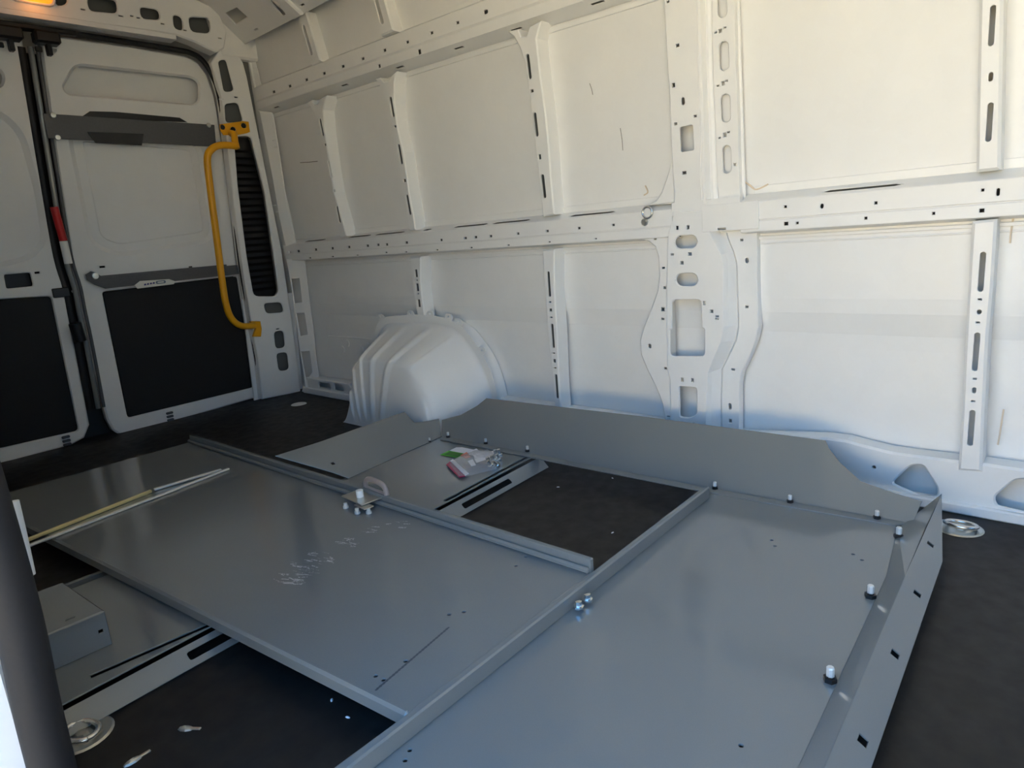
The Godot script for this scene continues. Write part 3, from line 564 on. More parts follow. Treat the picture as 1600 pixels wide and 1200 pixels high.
func tube(st: SurfaceTool, path: PackedVector3Array, r: float, n := 12, caps := true, flat := 1.0) -> void:
	# a round bar along a path; flat < 1 squeezes it vertically
	var rings := []
	var side := Vector3.ZERO
	for i in path.size():
		var t := (path[mini(i + 1, path.size() - 1)] - path[maxi(i - 1, 0)]).normalized()
		if side == Vector3.ZERO:
			side = t.cross(Vector3.UP if absf(t.y) < 0.9 else Vector3.RIGHT).normalized()
		side = (side - t * side.dot(t)).normalized()
		var up := side.cross(t).normalized()
		var ring := []
		for k in n:
			var a := TAU * k / n
			ring.append([side * cos(a) + up * sin(a) * flat, path[i] + (side * cos(a) + up * sin(a) * flat) * r])
		rings.append(ring)
	for i in path.size() - 1:
		for k in n:
			var j := (k + 1) % n
			smooth_quad(st, [rings[i][k][1], rings[i][j][1], rings[i + 1][j][1], rings[i + 1][k][1]], [rings[i][k][0].normalized(), rings[i][j][0].normalized(), rings[i + 1][j][0].normalized(), rings[i + 1][k][0].normalized()])
	if caps:
		for k in n:
			tri(st, path[0], rings[0][(k + 1) % n][1], rings[0][k][1])
			tri(st, path[-1], rings[-1][k][1], rings[-1][(k + 1) % n][1])


func lathe(st: SurfaceTool, base: Transform3D, profile: Array, n := 20) -> void:
	# profile: [radius, height] pairs turned about the y axis of base
	for i in profile.size() - 1:
		for k in n:
			var a0 := TAU * k / n
			var a1 := TAU * (k + 1) / n
			var q := []
			for e in [[profile[i], a0], [profile[i], a1], [profile[i + 1], a1], [profile[i + 1], a0]]:
				q.append(base * Vector3(cos(e[1]) * e[0][0], e[0][1], sin(e[1]) * e[0][0]))
			quad(st, q[0], q[3], q[2], q[1])


func smooth_path(p: PackedVector3Array, n := 6) -> PackedVector3Array:
	var o := PackedVector3Array()
	for i in p.size() - 1:
		for k in n:
			o.append(p[i].cubic_interpolate(p[i + 1], p[maxi(i - 1, 0)], p[mini(i + 2, p.size() - 1)], float(k) / n))
	o.append(p[-1])
	return o


# ------------------------------------------------------------------ objects
func numbered(called: String) -> String:
	taken[called] = taken.get(called, -1) + 1
	return called if taken[called] == 0 else "%s_%03d" % [called, taken[called]]


func tag(o: Node3D, label: String, category := "", group := "", kind := "") -> Node3D:
	o.set_meta("label", label)
	if category:
		o.set_meta("category", category)
	if group:
		o.set_meta("group", group)
	if kind:
		o.set_meta("kind", kind)
	return o


func node(called: String, at := Vector3.ZERO) -> Node3D:
	var o := Node3D.new()
	o.name = numbered(called)
	o.position = at
	add_child(o)
	return o


func part(called: String, st: SurfaceTool, m: String, parent: Node, label := "") -> MeshInstance3D:
	var o := MeshInstance3D.new()
	o.name = called if parent != self else numbered(called)
	o.mesh = st.commit()
	o.material_override = M[m]
	o.cast_shadow = GeometryInstance3D.SHADOW_CASTING_SETTING_ON
	parent.add_child(o, true)
	if parent is Node3D and parent != self:      # meshes are written in room coordinates
		var p: Node = parent
		var off := Vector3.ZERO
		while p != self:
			off += p.position
			p = p.get_parent()
		o.position = -off
	if label:
		o.set_meta("label", label)
	return o


# ------------------------------------------------------------------ outside, floor and outer skin
func build_surroundings() -> void:
	var st := tool()
	box(st, Vector3(-40, -0.7, -40), Vector3(40, -0.6, 40))
	tag(part("ground", st, "concrete", self), "pale concrete yard outside the van", "", "", "structure")
	st = tool()
	box(st, Vector3(-40, -0.6, 9.0), Vector3(40, 1.15, 9.3))  # added out of view to throw a bright band of sunlight inside
	tag(part("wall_bounce", st, "stucco", self), "added unseen pale wall that bounces sunlight into the van", "", "", "structure")


func build_shell() -> void:
	var st := tool()
	box(st, Vector3(-3.75, -0.05, -0.16), Vector3(1.0, 0.0, 2.0))
	tag(part("floor", st, "floor_mat", self), "matt black cargo floor", "", "", "structure")
	var w := tag(node("wall_front"), "dark cab end of the van with its windscreen", "", "", "structure")
	st = tool()
	var cab := plane(Vector3(1.9, 0, 0), Vector3(0, 0, -1), Vector3.UP)
	sheet(st, cab, PackedVector2Array([Vector2(-2.05, -0.1), Vector2(0.2, -0.1), Vector2(0.2, 2.15), Vector2(-2.05, 2.15)]), [PackedVector2Array([Vector2(-1.75, 0.78), Vector2(-0.15, 0.78), Vector2(-0.25, 1.62), Vector2(-1.65, 1.62)])], 0.03, 0.0, 0.0, 0.0, 0.0, true)
	box(st, Vector3(1.0, -0.1, -0.2), Vector3(1.93, 2.15, -0.15))
	box(st, Vector3(1.0, -0.1, 2.0), Vector3(1.93, 2.15, 2.05))
	box(st, Vector3(1.0, 1.9, -0.2), Vector3(1.93, 2.15, 2.05))
	box(st, Vector3(1.0, -0.1, -0.2), Vector3(1.93, -0.05, 2.05))
	part("cab_lining", st, "cab_cloth", w)
	st = tool()
	box(st, Vector3(1.905, 0.76, 0.1), Vector3(1.910, 1.64, 1.8))
	part("windscreen", st, "window_glass", w)


func strip(st: SurfaceTool, at: Callable, x0: float, x1: float, y0: float, y1: float, hole_list: Array, d0: float, d1: float, bevel := 0.0015) -> void:
	sheet(st, at, PackedVector2Array([Vector2(x0, y0), Vector2(x1, y0), Vector2(x1, y1), Vector2(x0, y1)]), hole_list, d0, d1, bevel)


func belt_rail(parent: Node3D, x0: float, x1: float, h1: Array, h2: Array, slots: Array) -> void:
	var st := tool()
	strip(st, wall, x0, x1, 0.7695, 0.820, h1, 0.0, -0.006)
	strip(st, wall, x0, x1, 0.737, 0.7665, h2, -0.001, -0.006)
	strip(st, wall, x0, x1, 0.764, 0.772, [], -0.0045, -0.006)
	var ledge := plane(Vector3(0, 0.820, 0.0005), Vector3.RIGHT, Vector3(0, 0.022, -0.05).normalized())
	var hs := []
	for i in range(0, slots.size(), 2):
		var a: float = slots[i]
		var b: float = slots[i + 1]
		var e := minf(0.02, (b - a) * 0.3)
		hs.append(PackedVector2Array([Vector2(a, 0.024), Vector2(a + e, 0.017), Vector2(b - e, 0.017), Vector2(b, 0.024), Vector2(b - e, 0.035), Vector2(a + e, 0.035)]))
	strip(st, ledge, x0, x1, 0.0, 0.0546, hs, 0.0, -0.003, 0.001)
	for y in [0.852]:
		strip(st, wall, x0 + 0.02, x1 - 0.02, y - 0.012, y + 0.012, [], -0.055, -0.06)
	var under := plane(Vector3(0, 0.728, -0.062), Vector3.RIGHT, Vector3(0, 0.009, 0.06).normalized())
	strip(st, under, x0, x1, 0.0, 0.0607, [], 0.0, -0.004, 0.0)
	# the channel lips under the rail
	strip(st, wall, x0 + 0.03, x1 - 0.03, 0.712, 0.722, [], -0.052, -0.062)
	strip(st, wall, x0 + 0.03, x1 - 0.03, 0.698, 0.703, [], -0.057, -0.062)
	var rail := part("belt_rail", st, "white_paint", parent)
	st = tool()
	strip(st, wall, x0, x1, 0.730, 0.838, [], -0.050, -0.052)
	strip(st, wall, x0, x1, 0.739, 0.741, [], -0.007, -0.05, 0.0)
	part("dark_lining", st, "darkening_primer", rail)


func post(parent: Node3D, key: String, bevel := 0.004) -> void:
	var st := tool()
	sheet(st, wall, v2(D[key]), holes(D[key + "h"]), 0.0, -0.062, bevel, 0.0008, 0.001)
	var o := part("post", st, "white_paint", parent)
	if key in ["u1", "u2", "u3", "l1", "l2"]:  # added grey lining darkens the slots of these posts
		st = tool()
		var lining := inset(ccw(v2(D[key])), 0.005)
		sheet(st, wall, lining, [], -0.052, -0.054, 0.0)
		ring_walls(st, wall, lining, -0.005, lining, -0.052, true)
		part("dark_lining", st, "darkening_primer", o)


func mix2(a: PackedVector2Array, b: PackedVector2Array, t: float) -> PackedVector2Array:
	var o := PackedVector2Array()
	for i in a.size():
		o.append(a[i].lerp(b[i], t))
	return o


func build_wall_left() -> void:
	var w := tag(node("wall_left"), "white painted sheet metal side wall with ribs and punched holes", "", "", "structure")
	var st := tool()
	var rows := []
	for r in [[-0.05, -0.078], [0.40, -0.078], [0.44, -0.076], [0.50, -0.064], [0.54, -0.061], [0.80, -0.060], [1.20, -0.060], [1.50, -0.060], [1.60, -0.045], [1.86, -0.045]]:
		rows.append([PackedVector2Array([Vector2(-3.7, r[0]), Vector2(1.0, r[0])]), r[1]])
	rows.reverse()
	loft(st, wall, rows)
	box(st, Vector3(-3.75, -0.1, -0.20), Vector3(1.05, 2.15, -0.17))
	part("outer_skin", st, "white_paint", w)
	belt_rail(w, -3.345, -1.03, holes(D.b1h), holes(D.b2h), D.bslots)
	belt_rail(w, -0.815, 1.0, holes(D.r1h), holes(D.r2h), D.rslots)
	# roof rail
	st = tool()
	strip(st, roof_rail, -3.30, 1.0, 1.479, 1.512, holes(D.t2h), 0.0, -0.005)
	strip(st, roof_rail, -3.30, 1.0, 1.522, 1.582, holes(D.t1h), -0.012, -0.017)
	loft(st, roof_rail, [[PackedVector2Array([Vector2(-3.30, 1.524), Vector2(1.0, 1.524)]), -0.0125], [PackedVector2Array([Vector2(-3.30, 1.511), Vector2(1.0, 1.511)]), -0.001]])
	loft(st, roof_rail, [[PackedVector2Array([Vector2(-3.30, 1.60), Vector2(1.0, 1.60)]), -0.05], [PackedVector2Array([Vector2(-3.30, 1.581), Vector2(1.0, 1.581)]), -0.013]])
	var under := plane(Vector3(0, 1.456 - 0.0174 * 2.4, -0.006), Vector3(1, -0.0174, 0), Vector3(0, 0.022, 0.060).normalized())
	var hs := []
	for x in [-3.16, -2.58, -2.20, -1.86, -1.58, -1.25]:
		hs.append(rrect(Vector2(x, 0.034), 0.05, 0.012, 0.8))
	strip(st, under, -3.30, 1.0, 0.0, 0.0642, hs, 0.0, -0.004, 0.0)
	strip(st, roof_rail, -3.25, 1.0, 1.436, 1.452, [], -0.054, -0.06)
	var rr := part("roof_rail", st, "white_paint", w)
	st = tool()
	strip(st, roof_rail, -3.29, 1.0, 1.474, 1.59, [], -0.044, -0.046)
	part("dark_lining", st, "darkening_primer", rr)
	for k in ["u1", "u2", "u3", "l1", "l2"]:
		post(w, k)
	post(w, "p3u", 0.006)
	post(w, "p3l", 0.006)
	# the wide pillar in the middle
	st = tool()
	sheet(st, wall, v2(D.pu), holes(D.puh), 0.0, -0.06, 0.003)
	sheet(st, wall, v2(D.gus), [], -0.010, -0.06, 0.006)
	var a := v2(D.pr_l)
	var b := v2(D.pr_r)
	loft(st, wall, [[a, -0.003], [mix2(a, b, 0.12), 0.004], [mix2(a, b, 0.32), 0.003], [mix2(a, b, 0.5), -0.016], [mix2(a, b, 0.72), -0.014], [mix2(a, b, 0.92), -0.016], [b, -0.020]])
	sheet(st, wall, v2(D.pc), holes(D.pch), -0.020, -0.06, 0.001, 0.0015, 0.0015)
	strip(st, wall, -0.885, -0.815, 0.83, 1.46, [], -0.040, -0.042)
	part("upper_pillar", st, "white_paint", w)
	st = tool()
	var big := holes(D.plh)
	big.append([v2(D.plw), 0.003, 0.003])
	big.append([v2(D.plv), 0.003, 0.003])
	for k in [2, 6]:
		big[k] = [big[k], 0.003, 0.003]
	sheet(st, wall, v2(D.pl), big, 0.003, -0.006, 0.0015, 0.001, 0.001)
	a = v2(D.plA)
	b = v2(D.plB)
	loft(st, wall, [[a, 0.002], [mix2(a, b, 0.25), -0.014], [mix2(a, b, 0.80), -0.042], [mix2(a, b, 0.93), -0.035], [b, -0.034]])
	var bc := b.duplicate()
	var c := v2(D.plC)
	c.reverse()
	bc.append_array(c)
	sheet(st, wall, bc, holes(D.pbh), -0.034, -0.064, 0.002)
	strip(st, wall, -0.90, -0.76, 0.740, 0.760, [], -0.030, -0.04)
	sheet(st, wall, v2(D.fl), holes(D.flh), -0.012, -0.066, 0.005)
	strip(st, wall, -1.03, -0.815, 0.800, 0.838, [], 0.0005, -0.02, 0.0)
	strip(st, wall, -0.93, -0.76, 0.745, 0.822, holes([-0.870, 0.7505, 0.026, 0.006, 0.2]), 0.0042, -0.02, 0.001)
	part("lower_pillar", st, "white_paint", w)
	# sill with three-cornered openings
	st = tool()
	var tri_holes := [[v2(D.tri1), 0.004, 0.004], [v2(D.tri2), 0.004, 0.004]]
	tri_holes.append_array(holes(D.sillh))
	sheet(st, wall, v2(D.sill), tri_holes, -0.010, -0.07, 0.006)
	strip(st, wall, -1.86, -0.82, -0.02, 0.125, [], -0.030, -0.075, 0.004)
	strip(st, wall, -0.9, 1.0, 0.0, 0.028, [], 0.003, -0.03, 0.004)
	part("sill", st, "white_paint", w)
	# rear corner
	st = tool()
	var ch := []
	for q in D.cph:
		ch.append(v3(q))
	planar(st, v3(D.cp), ch, 0.004, 0.002, 0.004)
	part("corner_post", st, "white_paint", w)
	st = tool()
	ch = []
	for p in v3(D.cpus):
		ch.append([p, 0.016, 0.005, 0.3])
	planar(st, v3(D.cpu), ch, 0.004, 0.003)
	strip(st, wall, -3.5, -3.30, 0.80, 1.80, [], -0.015, -0.06, 0.004)
	part("corner_post", st, "white_paint", w)
	st = tool()
	sheet(st, wall, v2(D.rsill), holes(D.rsillh), -0.004, -0.07, 0.003, 0.003, 0.003)
	strip(st, wall, -3.36, -2.60, 0.0, 0.035, [], 0.004, -0.05, 0.004)
	part("sill", st, "white_paint", w)
	build_wheel_arch(w)
	for k in ["s1", "s2", "s3", "s4", "s5", "s6"]:
		st = tool()
		var path := PackedVector3Array()
		for p in v2(D[k]):
			path.append(wall(p, -0.056))
		tube(st, smooth_path(path, 4), 0.0032 if k == "s1" else 0.0026, 6, true, 0.8)
		part("sealant_bead", st, "sealant", w, "beige sealant bead")
	var sc := v2(D.scuff)
	for i in range(0, sc.size(), 2):
		st = tool()
		tube(st, PackedVector3Array([wall(sc[i], -0.0595), wall(sc[i].lerp(sc[i + 1], 0.5) + Vector2(0.002, -0.001), -0.0592), wall(sc[i + 1], -0.0595)]), 0.0016 if i < 2 else 0.0009, 5)
		part("scuff", st, "scuff_mark", w, "dark scuff mark")
	# dimples and beads in the lower rear skin
	st = tool()
	for e in [[-3.03, 0.255], [-2.98, 0.29], [-2.86, 0.265], [-2.80, 0.285], [-2.73, 0.26]]:
		lathe(st, Transform3D(Basis(Vector3.RIGHT, PI / 2), wall(Vector2(e[0], e[1]), -0.079)), [[0.020, 0.0], [0.016, 0.004], [0.006, 0.005], [0.0, 0.0052]], 12)
	strip(st, wall, -3.15, -2.66, 0.318, 0.324, [], -0.075, -0.08)
	part("dimple", st, "white_paint", w)


func build_wheel_arch(w: Node3D) -> void:
	var outline := PackedVector2Array([Vector2(-2.68, 0), Vector2(-2.675, 0.12), Vector2(-2.66, 0.24), Vector2(-2.61, 0.36), Vector2(-2.53, 0.425), Vector2(-2.42, 0.44), Vector2(-2.25, 0.445), Vector2(-2.10, 0.435), Vector2(-2.02, 0.405), Vector2(-1.955, 0.345), Vector2(-1.905, 0.28), Vector2(-1.87, 0.20), Vector2(-1.853, 0.10), Vector2(-1.85, 0)])
	var pts := PackedVector3Array()
	for p in outline:
		pts.append(Vector3(p.x, p.y, 0))
	pts = smooth_path(pts, 14)
	var n := pts.size()
	var ribs := [0.125, 0.225, 0.315, 0.40, 0.485, 0.60]
	var st := SurfaceTool.new()
	st.begin(Mesh.PRIMITIVE_TRIANGLES)
	st.set_smooth_group(0)
	var rows := []
	for i in n:
		var t := float(i) / (n - 1)
		var p := Vector2(pts[i].x, pts[i].y)
		var c := Vector2(-2.27, 0.0)
		var key := PackedVector3Array()
		key.append(Vector3(p.x, p.y, -0.075))
		key.append(Vector3(p.x, p.y, 0.0))
		var p1 := p.lerp(c, 0.07)
		key.append(Vector3(p1.x, p1.y, 0.012))
		var p2 := p.lerp(c, 0.18)
		key.append(Vector3(p2.x, p2.y, 0.11))
		var p3 := p.lerp(c, 0.29)
		key.append(Vector3(p3.x, p3.y, 0.208))
		var p4 := p.lerp(c, 0.35)
		key.append(Vector3(p4.x, p4.y * 0.95, 0.238))
		var xb := lerpf(-2.64, -1.90, smoothstep(0.0, 1.0, t * 0.9 + 0.05))
		var foot := Vector3(lerpf(p4.x, xb, 0.6), 0.0, 0.262)
		key.append(Vector3(p4.x, p4.y * 0.95, 0.238).lerp(foot, 0.5) + Vector3(0, 0, 0.004))
		key.append(foot)
		var row := PackedVector3Array([key[0], key[1]])
		var tail := smooth_path(key.slice(1), 6)
		for k in range(1, tail.size()):
			row.append(tail[k])
		for k in row.size():
			var s := float(k) / (row.size() - 1)
			var bump := 0.0
			for r in ribs:
				var rr: float = lerpf(r, 0.40, 0.42 * smoothstep(0.55, 1.0, s))
				bump = maxf(bump, smoothstep(0.015, 0.006, absf(t - rr)) * (0.4 * smoothstep(0.6, 0.5, s) if r > 0.5 else 1.0))
			var along := smoothstep(0.16, 0.30, s) * smoothstep(0.97, 0.90, s)
			row[k] += Vector3(0, 0.6, 0.8) * 0.010 * bump * along
		rows.append(row)
	for i in n - 1:
		for k in rows[0].size() - 1:
			var q := [rows[i][k], rows[i + 1][k], rows[i + 1][k + 1], rows[i][k + 1]]
			for e in [0, 2, 1, 0, 3, 2]:
				st.add_vertex(q[e])
	st.index()
	st.generate_normals()
	var arch := part("wheel_arch", st, "white_paint", w, "domed white wheel arch with radiating ribs")
	# welded flange with its lugs
	var f := tool()
	var flange := PackedVector2Array()
	for i in range(4, n):
		flange.append(Vector2(pts[i].x, pts[i].y) + (Vector2(pts[i].x, pts[i].y) - Vector2(-2.27, 0.1)).normalized() * 0.022)
	for i in range(n - 1, 3, -1):
		flange.append(Vector2(pts[i].x, pts[i].y).lerp(Vector2(-2.27, 0.1), 0.03))
	sheet(f, wall, flange, [], 0.005, 0.001, 0.001, 0.0, 0.0, true)
	part("flange", f, "white_paint", arch)
	for e in [[-2.555, 0.436], [-2.335, 0.456], [-2.20, 0.458], [-2.085, 0.448], [-2.03, 0.43], [-1.905, 0.315]]:
		f = tool()
		sheet(f, wall, rrect(Vector2(e[0], e[1] + 0.012), 0.048, 0.034, 1.0), [rrect(Vector2(e[0], e[1] + 0.016), 0.010, 0.007, 0.5)], 0.0055, 0.0015, 0.001, 0.0005, 0.0005, true)
		part("lug", f, "white_paint", arch)


# ------------------------------------------------------------------ rear end
func polys(a: Array, lip: float, deep: float) -> Array:
	var o := []
	for q in a:
		o.append([v2(q), lip, deep])
	return o


func build_rear() -> void:
	var w := tag(node("wall_rear"), "white door frame at the rear end with header and corner pillar", "", "", "structure")
	var at := rear(-3.42)
	var st := tool()
	var hs := polys(D.dph, 0.003, 0.003)
	hs.append([v2(D.dpv), 0.005, 0.005])
	hs.append_array(holes(D.dps))
	sheet(st, at, v2(D.dp), hs, 0.0, -0.055, 0.004)
	var inner := rear(-3.47)
	sheet(st, inner, PackedVector2Array([Vector2(-0.24, 0.0), Vector2(0.06, 0.0), Vector2(0.06, 0.56), Vector2(-0.24, 0.56)]), [], 0.0, -0.01)
	var rp := part("rear_pillar", st, "white_paint", w)
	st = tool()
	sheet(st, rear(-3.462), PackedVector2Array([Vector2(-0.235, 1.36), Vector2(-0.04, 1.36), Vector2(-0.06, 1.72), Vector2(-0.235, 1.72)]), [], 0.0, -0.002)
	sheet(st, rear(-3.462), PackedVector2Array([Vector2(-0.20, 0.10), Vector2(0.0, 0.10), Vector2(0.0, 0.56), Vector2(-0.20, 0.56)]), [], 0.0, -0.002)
	part("dark_lining", st, "darkening_primer", rp)
	st = tool()
	var hd := v2(D.hd)
	for i in hd.size():                          # the flat stretch of its lower edge carries a separate slotted lip
		if hd[i].x < -0.42 and hd[i].y < 1.76:
			hd[i].y += 0.014
	sheet(st, at, hd, _joined(polys(D.hdh, 0.004, 0.004), holes(D.hds)), 0.03, -0.04, 0.006)
	sheet(st, at, PackedVector2Array([Vector2(-1.95, 1.68), Vector2(-1.15, 1.75), Vector2(-1.15, 1.99), Vector2(-1.95, 1.97)]), [], 0.03, -0.04, 0.006)
	var hdr := part("header", st, "white_paint", w)
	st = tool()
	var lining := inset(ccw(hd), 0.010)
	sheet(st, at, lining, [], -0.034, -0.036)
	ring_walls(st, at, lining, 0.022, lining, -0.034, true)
	part("dark_lining", st, "darkening_primer", hdr)
	st = tool()
	sheet(st, at, PackedVector2Array([Vector2(-0.215, 1.715), Vector2(-0.02, 1.715), Vector2(-0.03, 2.0), Vector2(-0.28, 2.0)]), [], 0.004, -0.04, 0.01)
	part("corner_gusset", st, "white_paint", w)
	st = tool()
	var slots := []
	for e in [[-0.93, 0.03], [-0.83, 0.03], [-0.73, 0.03], [-0.66, 0.03], [-0.57, 0.075]]:
		slots.append(rrect(Vector2(e[0] + 1.19, 0.030), e[1], 0.012, 0.8))
	var lip := plane(at.call(Vector2(-1.19, 1.7515), 0.030), Vector3(0, 0, -1), Vector3.LEFT)
	sheet(st, lip, PackedVector2Array([Vector2(0, 0), Vector2(0.76, 0), Vector2(0.76, 0.066), Vector2(0, 0.066)]), slots, 0.0, -0.002, 0.0, 0.0004, 0.0004, true)
	sheet(st, at, PackedVector2Array([Vector2(-1.19, 1.7495), Vector2(-0.43, 1.7495), Vector2(-0.43, 1.768), Vector2(-1.19, 1.768)]), [], 0.030, 0.027, 0.001)
	part("header_lip", st, "white_paint", w)
	# the other jamb, mirrored about the seam
	st = tool()
	box(st, Vector3(-3.42, 0.0, 1.80), Vector3(-3.36, 1.75, 1.97))
	box(st, Vector3(-3.80, -0.1, -0.2), Vector3(-3.77, 2.15, 2.08))
	part("jamb", st, "white_paint", w)
	st = tool()
	box(st, Vector3(-3.77, 0.0, 0.2), Vector3(-3.60, 0.03, 1.8))
	box(st, Vector3(-3.60, 0.0, 0.2), Vector3(-3.56, 1.7, 1.8))
	part("dark_sill_backing", st, "rubber", w)  # black sill and tall backing, added so the door gap reads dark
	# rubber seal round the opening
	st = tool()
	var path := PackedVector3Array()
	var sm := rear(-3.455)
	for p in v2(D.seal):
		path.append(sm.call(p, 0.0))
	tube(st, smooth_path(path, 5), 0.012, 10)
	part("opening_seal", st, "rubber", w, "black rubber seal round the rear opening")
	# air vent with its louvres
	st = tool()
	var vp := ccw(v2(D.dpv))
	sheet(st, at, inset(vp, -0.01), [], -0.042, -0.05)
	var vent := part("vent_grille", st, "black_plastic", w, "black louvred air vent")
	for i in 22:
		var y := 0.60 + i * 0.033
		var lo := INF
		var hi := -INF
		for k in vp.size():
			var a := vp[k]
			var b := vp[(k + 1) % vp.size()]
			if (a.y > y) != (b.y > y):
				var x := a.x + (y - a.y) / (b.y - a.y) * (b.x - a.x)
				lo = minf(lo, x)
				hi = maxf(hi, x)
		if hi - lo < 0.02:
			continue
		st = tool()
		var blade := func(p: Vector2, d: float) -> Vector3: return at.call(Vector2(p.x, y + p.y * 0.6), -0.036 + d + (0.008 - p.y * 0.8))
		sheet(st, blade, PackedVector2Array([Vector2(lo + 0.002, -0.012), Vector2(hi - 0.002, -0.012), Vector2(hi - 0.002, 0.012), Vector2(lo + 0.002, 0.012)]), [], 0.001, -0.001, 0.0004)
		part("louvre", st, "black_plastic", vent)


func _joined(a: Array, b: Array) -> Array:
	a.append_array(b)
	return a


func build_doors() -> void:
	var at := rear(-3.49)
	# the door on the right of the seam
	var d := tag(node("door_2"), "white rear door with grey plate, grey bar and black lower panel, right of the seam", "", "", "structure")
	var st := tool()
	var hs := [[v2(D.d2a), 0.008, 0.010], [v2(D.d2b), 0.020, 0.014], [v2(D.d2c), 0.004, 0.008]]
	hs.append_array(holes(D.d2s))
	sheet(st, at, v2(D.d2), hs, 0.0, -0.04, 0.008)
	sheet(st, at, inset(ccw(v2(D.d2a)), -0.03), [], -0.060, -0.064)
	sheet(st, at, inset(ccw(v2(D.d2b)), -0.018), [], -0.0145, -0.018)
	part("door_panel", st, "white_paint", d)
	st = tool()
	sheet(st, at, inset(ccw(v2(D.d2b)), 0.035), [], -0.010, -0.0145, 0.004)
	part("panel_bead", st, "white_paint", d)
	st = tool()
	sheet(st, at, inset(ccw(v2(D.d2c)), 0.003), [], -0.004, -0.03, 0.001)
	part("lower_panel", st, "black_board", d, "black lower trim panel")
	st = tool()
	sheet(st, rear(-3.46), v2(D.plate), [], 0.0, -0.004, 0.001, 0.001, 0.001, true)
	box(st, rear(-3.485).call(Vector2(-0.9, 1.38), 0.0), rear(-3.462).call(Vector2(-0.3, 1.40), 0.0))
	var plate := part("cover_plate", st, "grey_steel", d, "dark grey steel plate across the door")
	st = tool()
	sheet(st, rear(-3.452), v2(D.platetab), [], 0.0, -0.006, 0.001)
	part("pull_tab", st, "black_plastic", plate)
	var pv := v2(D.plate)
	for e in [pv[0].lerp(pv[2], 0.05), pv[3].lerp(pv[1], 0.05), pv[1].lerp(pv[3], 0.04)]:
		st = tool()
		lathe(st, Transform3D(Basis(Vector3.BACK, -PI / 2), rear(-3.46).call(e, 0.0)), [[0.012, 0.0], [0.010, 0.005], [0.0, 0.006]], 10)
		part("screw", st, "zinc", plate)
	st = tool()
	sheet(st, rear(-3.486), v2(D.pocket), [], 0.0, -0.004, 0.001)
	part("pocket_shade", st, "black_plastic", d)  # flat black sheet; the recess shadow is put into its colour
	st = tool()
	sheet(st, rear(-3.465), v2(D.gbar), [], 0.0, -0.006, 0.001, 0.001, 0.001, true)
	box(st, rear(-3.49).call(Vector2(-0.9, 0.735), 0.0), rear(-3.467).call(Vector2(-0.3, 0.745), 0.0))
	var bar := part("latch_bar", st, "grey_steel", d, "grey steel bar above the black panel")
	st = tool()
	lathe(st, Transform3D(Basis(Vector3.BACK, -PI / 2), rear(-3.465).call(v2(D.gbar)[0].lerp(v2(D.gbar)[2], 0.6) + Vector2(0.01, -0.012), 0.0)), [[0.016, 0.0], [0.013, 0.008], [0.0, 0.009]], 12)
	part("bolt", st, "zinc", bar)
	st = tool()
	sheet(st, rear(-3.44), v2(D.tag), [], 0.0, -0.004, 0.001, 0.001, 0.001, true)
	box(st, rear(-3.468).call(Vector2(-0.72, 0.690), 0.0), rear(-3.443).call(Vector2(-0.60, 0.700), 0.0))
	var tg := part("name_tag", st, "tag_white", d, "white name tag with blurred blue print")
	st = tool()
	var tm := rear(-3.4385)
	var tc := Vector2(-0.668, 0.689)
	for i in 4:                                   # the blurred word and emblem on the tag
		var x := tc.x - 0.050 + i * 0.013
		sheet(st, tm, PackedVector2Array([Vector2(x, tc.y - 0.006 + i * 0.001), Vector2(x + 0.010, tc.y - 0.005 + i * 0.001), Vector2(x + 0.009, tc.y + 0.003 + i * 0.001), Vector2(x + 0.001, tc.y + 0.001 + i * 0.001)]), [], 0.0, -0.0005, 0.0002)
	part("print", st, "tag_blue", tg)
	st = tool()
	sheet(st, tm, rrect(tc + Vector2(0.026, 0.002), 0.046, 0.014, 1.0), [rrect(tc + Vector2(0.026, 0.002), 0.030, 0.006, 1.0)], 0.0, -0.0005, 0.0002)
	part("print", st, "tag_grey", tg)
	# the door on the left of the seam
	var e1 := tag(node("door_1"), "white rear door with black lower panel, left of the seam", "", "", "structure")
	st = tool()
	hs = [[v2(D.d1b), 0.022, 0.012], [v2(D.d1c), 0.004, 0.008], [v2(D.d1d), 0.004, 0.004], [v2(D.d1a), 0.008, 0.010]]
	hs.append_array(holes(D.d1s))
	sheet(st, at, v2(D.d1), hs, 0.0, -0.04, 0.008)
	sheet(st, at, inset(ccw(v2(D.d1b)), -0.02), [], -0.0125, -0.016)
	sheet(st, at, inset(ccw(v2(D.d1a)), -0.03), [], -0.060, -0.064)
	part("door_panel", st, "white_paint", e1)
	st = tool()
	sheet(st, at, inset(ccw(v2(D.d1c)), 0.003), [], -0.004, -0.03, 0.001)
	part("lower_panel", st, "black_board", e1, "black lower trim panel")
	st = tool()
	sheet(st, at, inset(ccw(v2(D.d1d)), -0.004), [], -0.035, -0.04, 0.001)
	part("handle_recess", st, "black_plastic", e1)
	for i in 2:
		st = tool()
		var p := v2(D.marks)[i]
		for k in 3:
			box(st, at.call(Vector2(p.x - 0.016, p.y - 0.030 + k * 0.018), 0.0), at.call(Vector2(p.x + 0.016, p.y - 0.018 + k * 0.018), 0.012), Transform3D.IDENTITY, 0.003)
		part("hinge_stop", st, "grey_steel", d if i == 0 else e1)
	# seam between the doors: strip added to darken the gap, lock rods, reflective tape
	st = tool()
	var path := PackedVector3Array()
	for p in v2(D.rod):
		path.append(rear(-3.50).call(p + Vector2(-0.012, 0), 0.0))
	tube(st, smooth_path(path, 4), 0.017, 8)
	part("gap_dark_strip", st, "rubber", d, "black strip added to darken the gap along the seam")
	st = tool()
	path = PackedVector3Array()
	for p in v2(D.rod):
		path.append(rear(-3.475).call(p + Vector2(0.016, 0), 0.0))
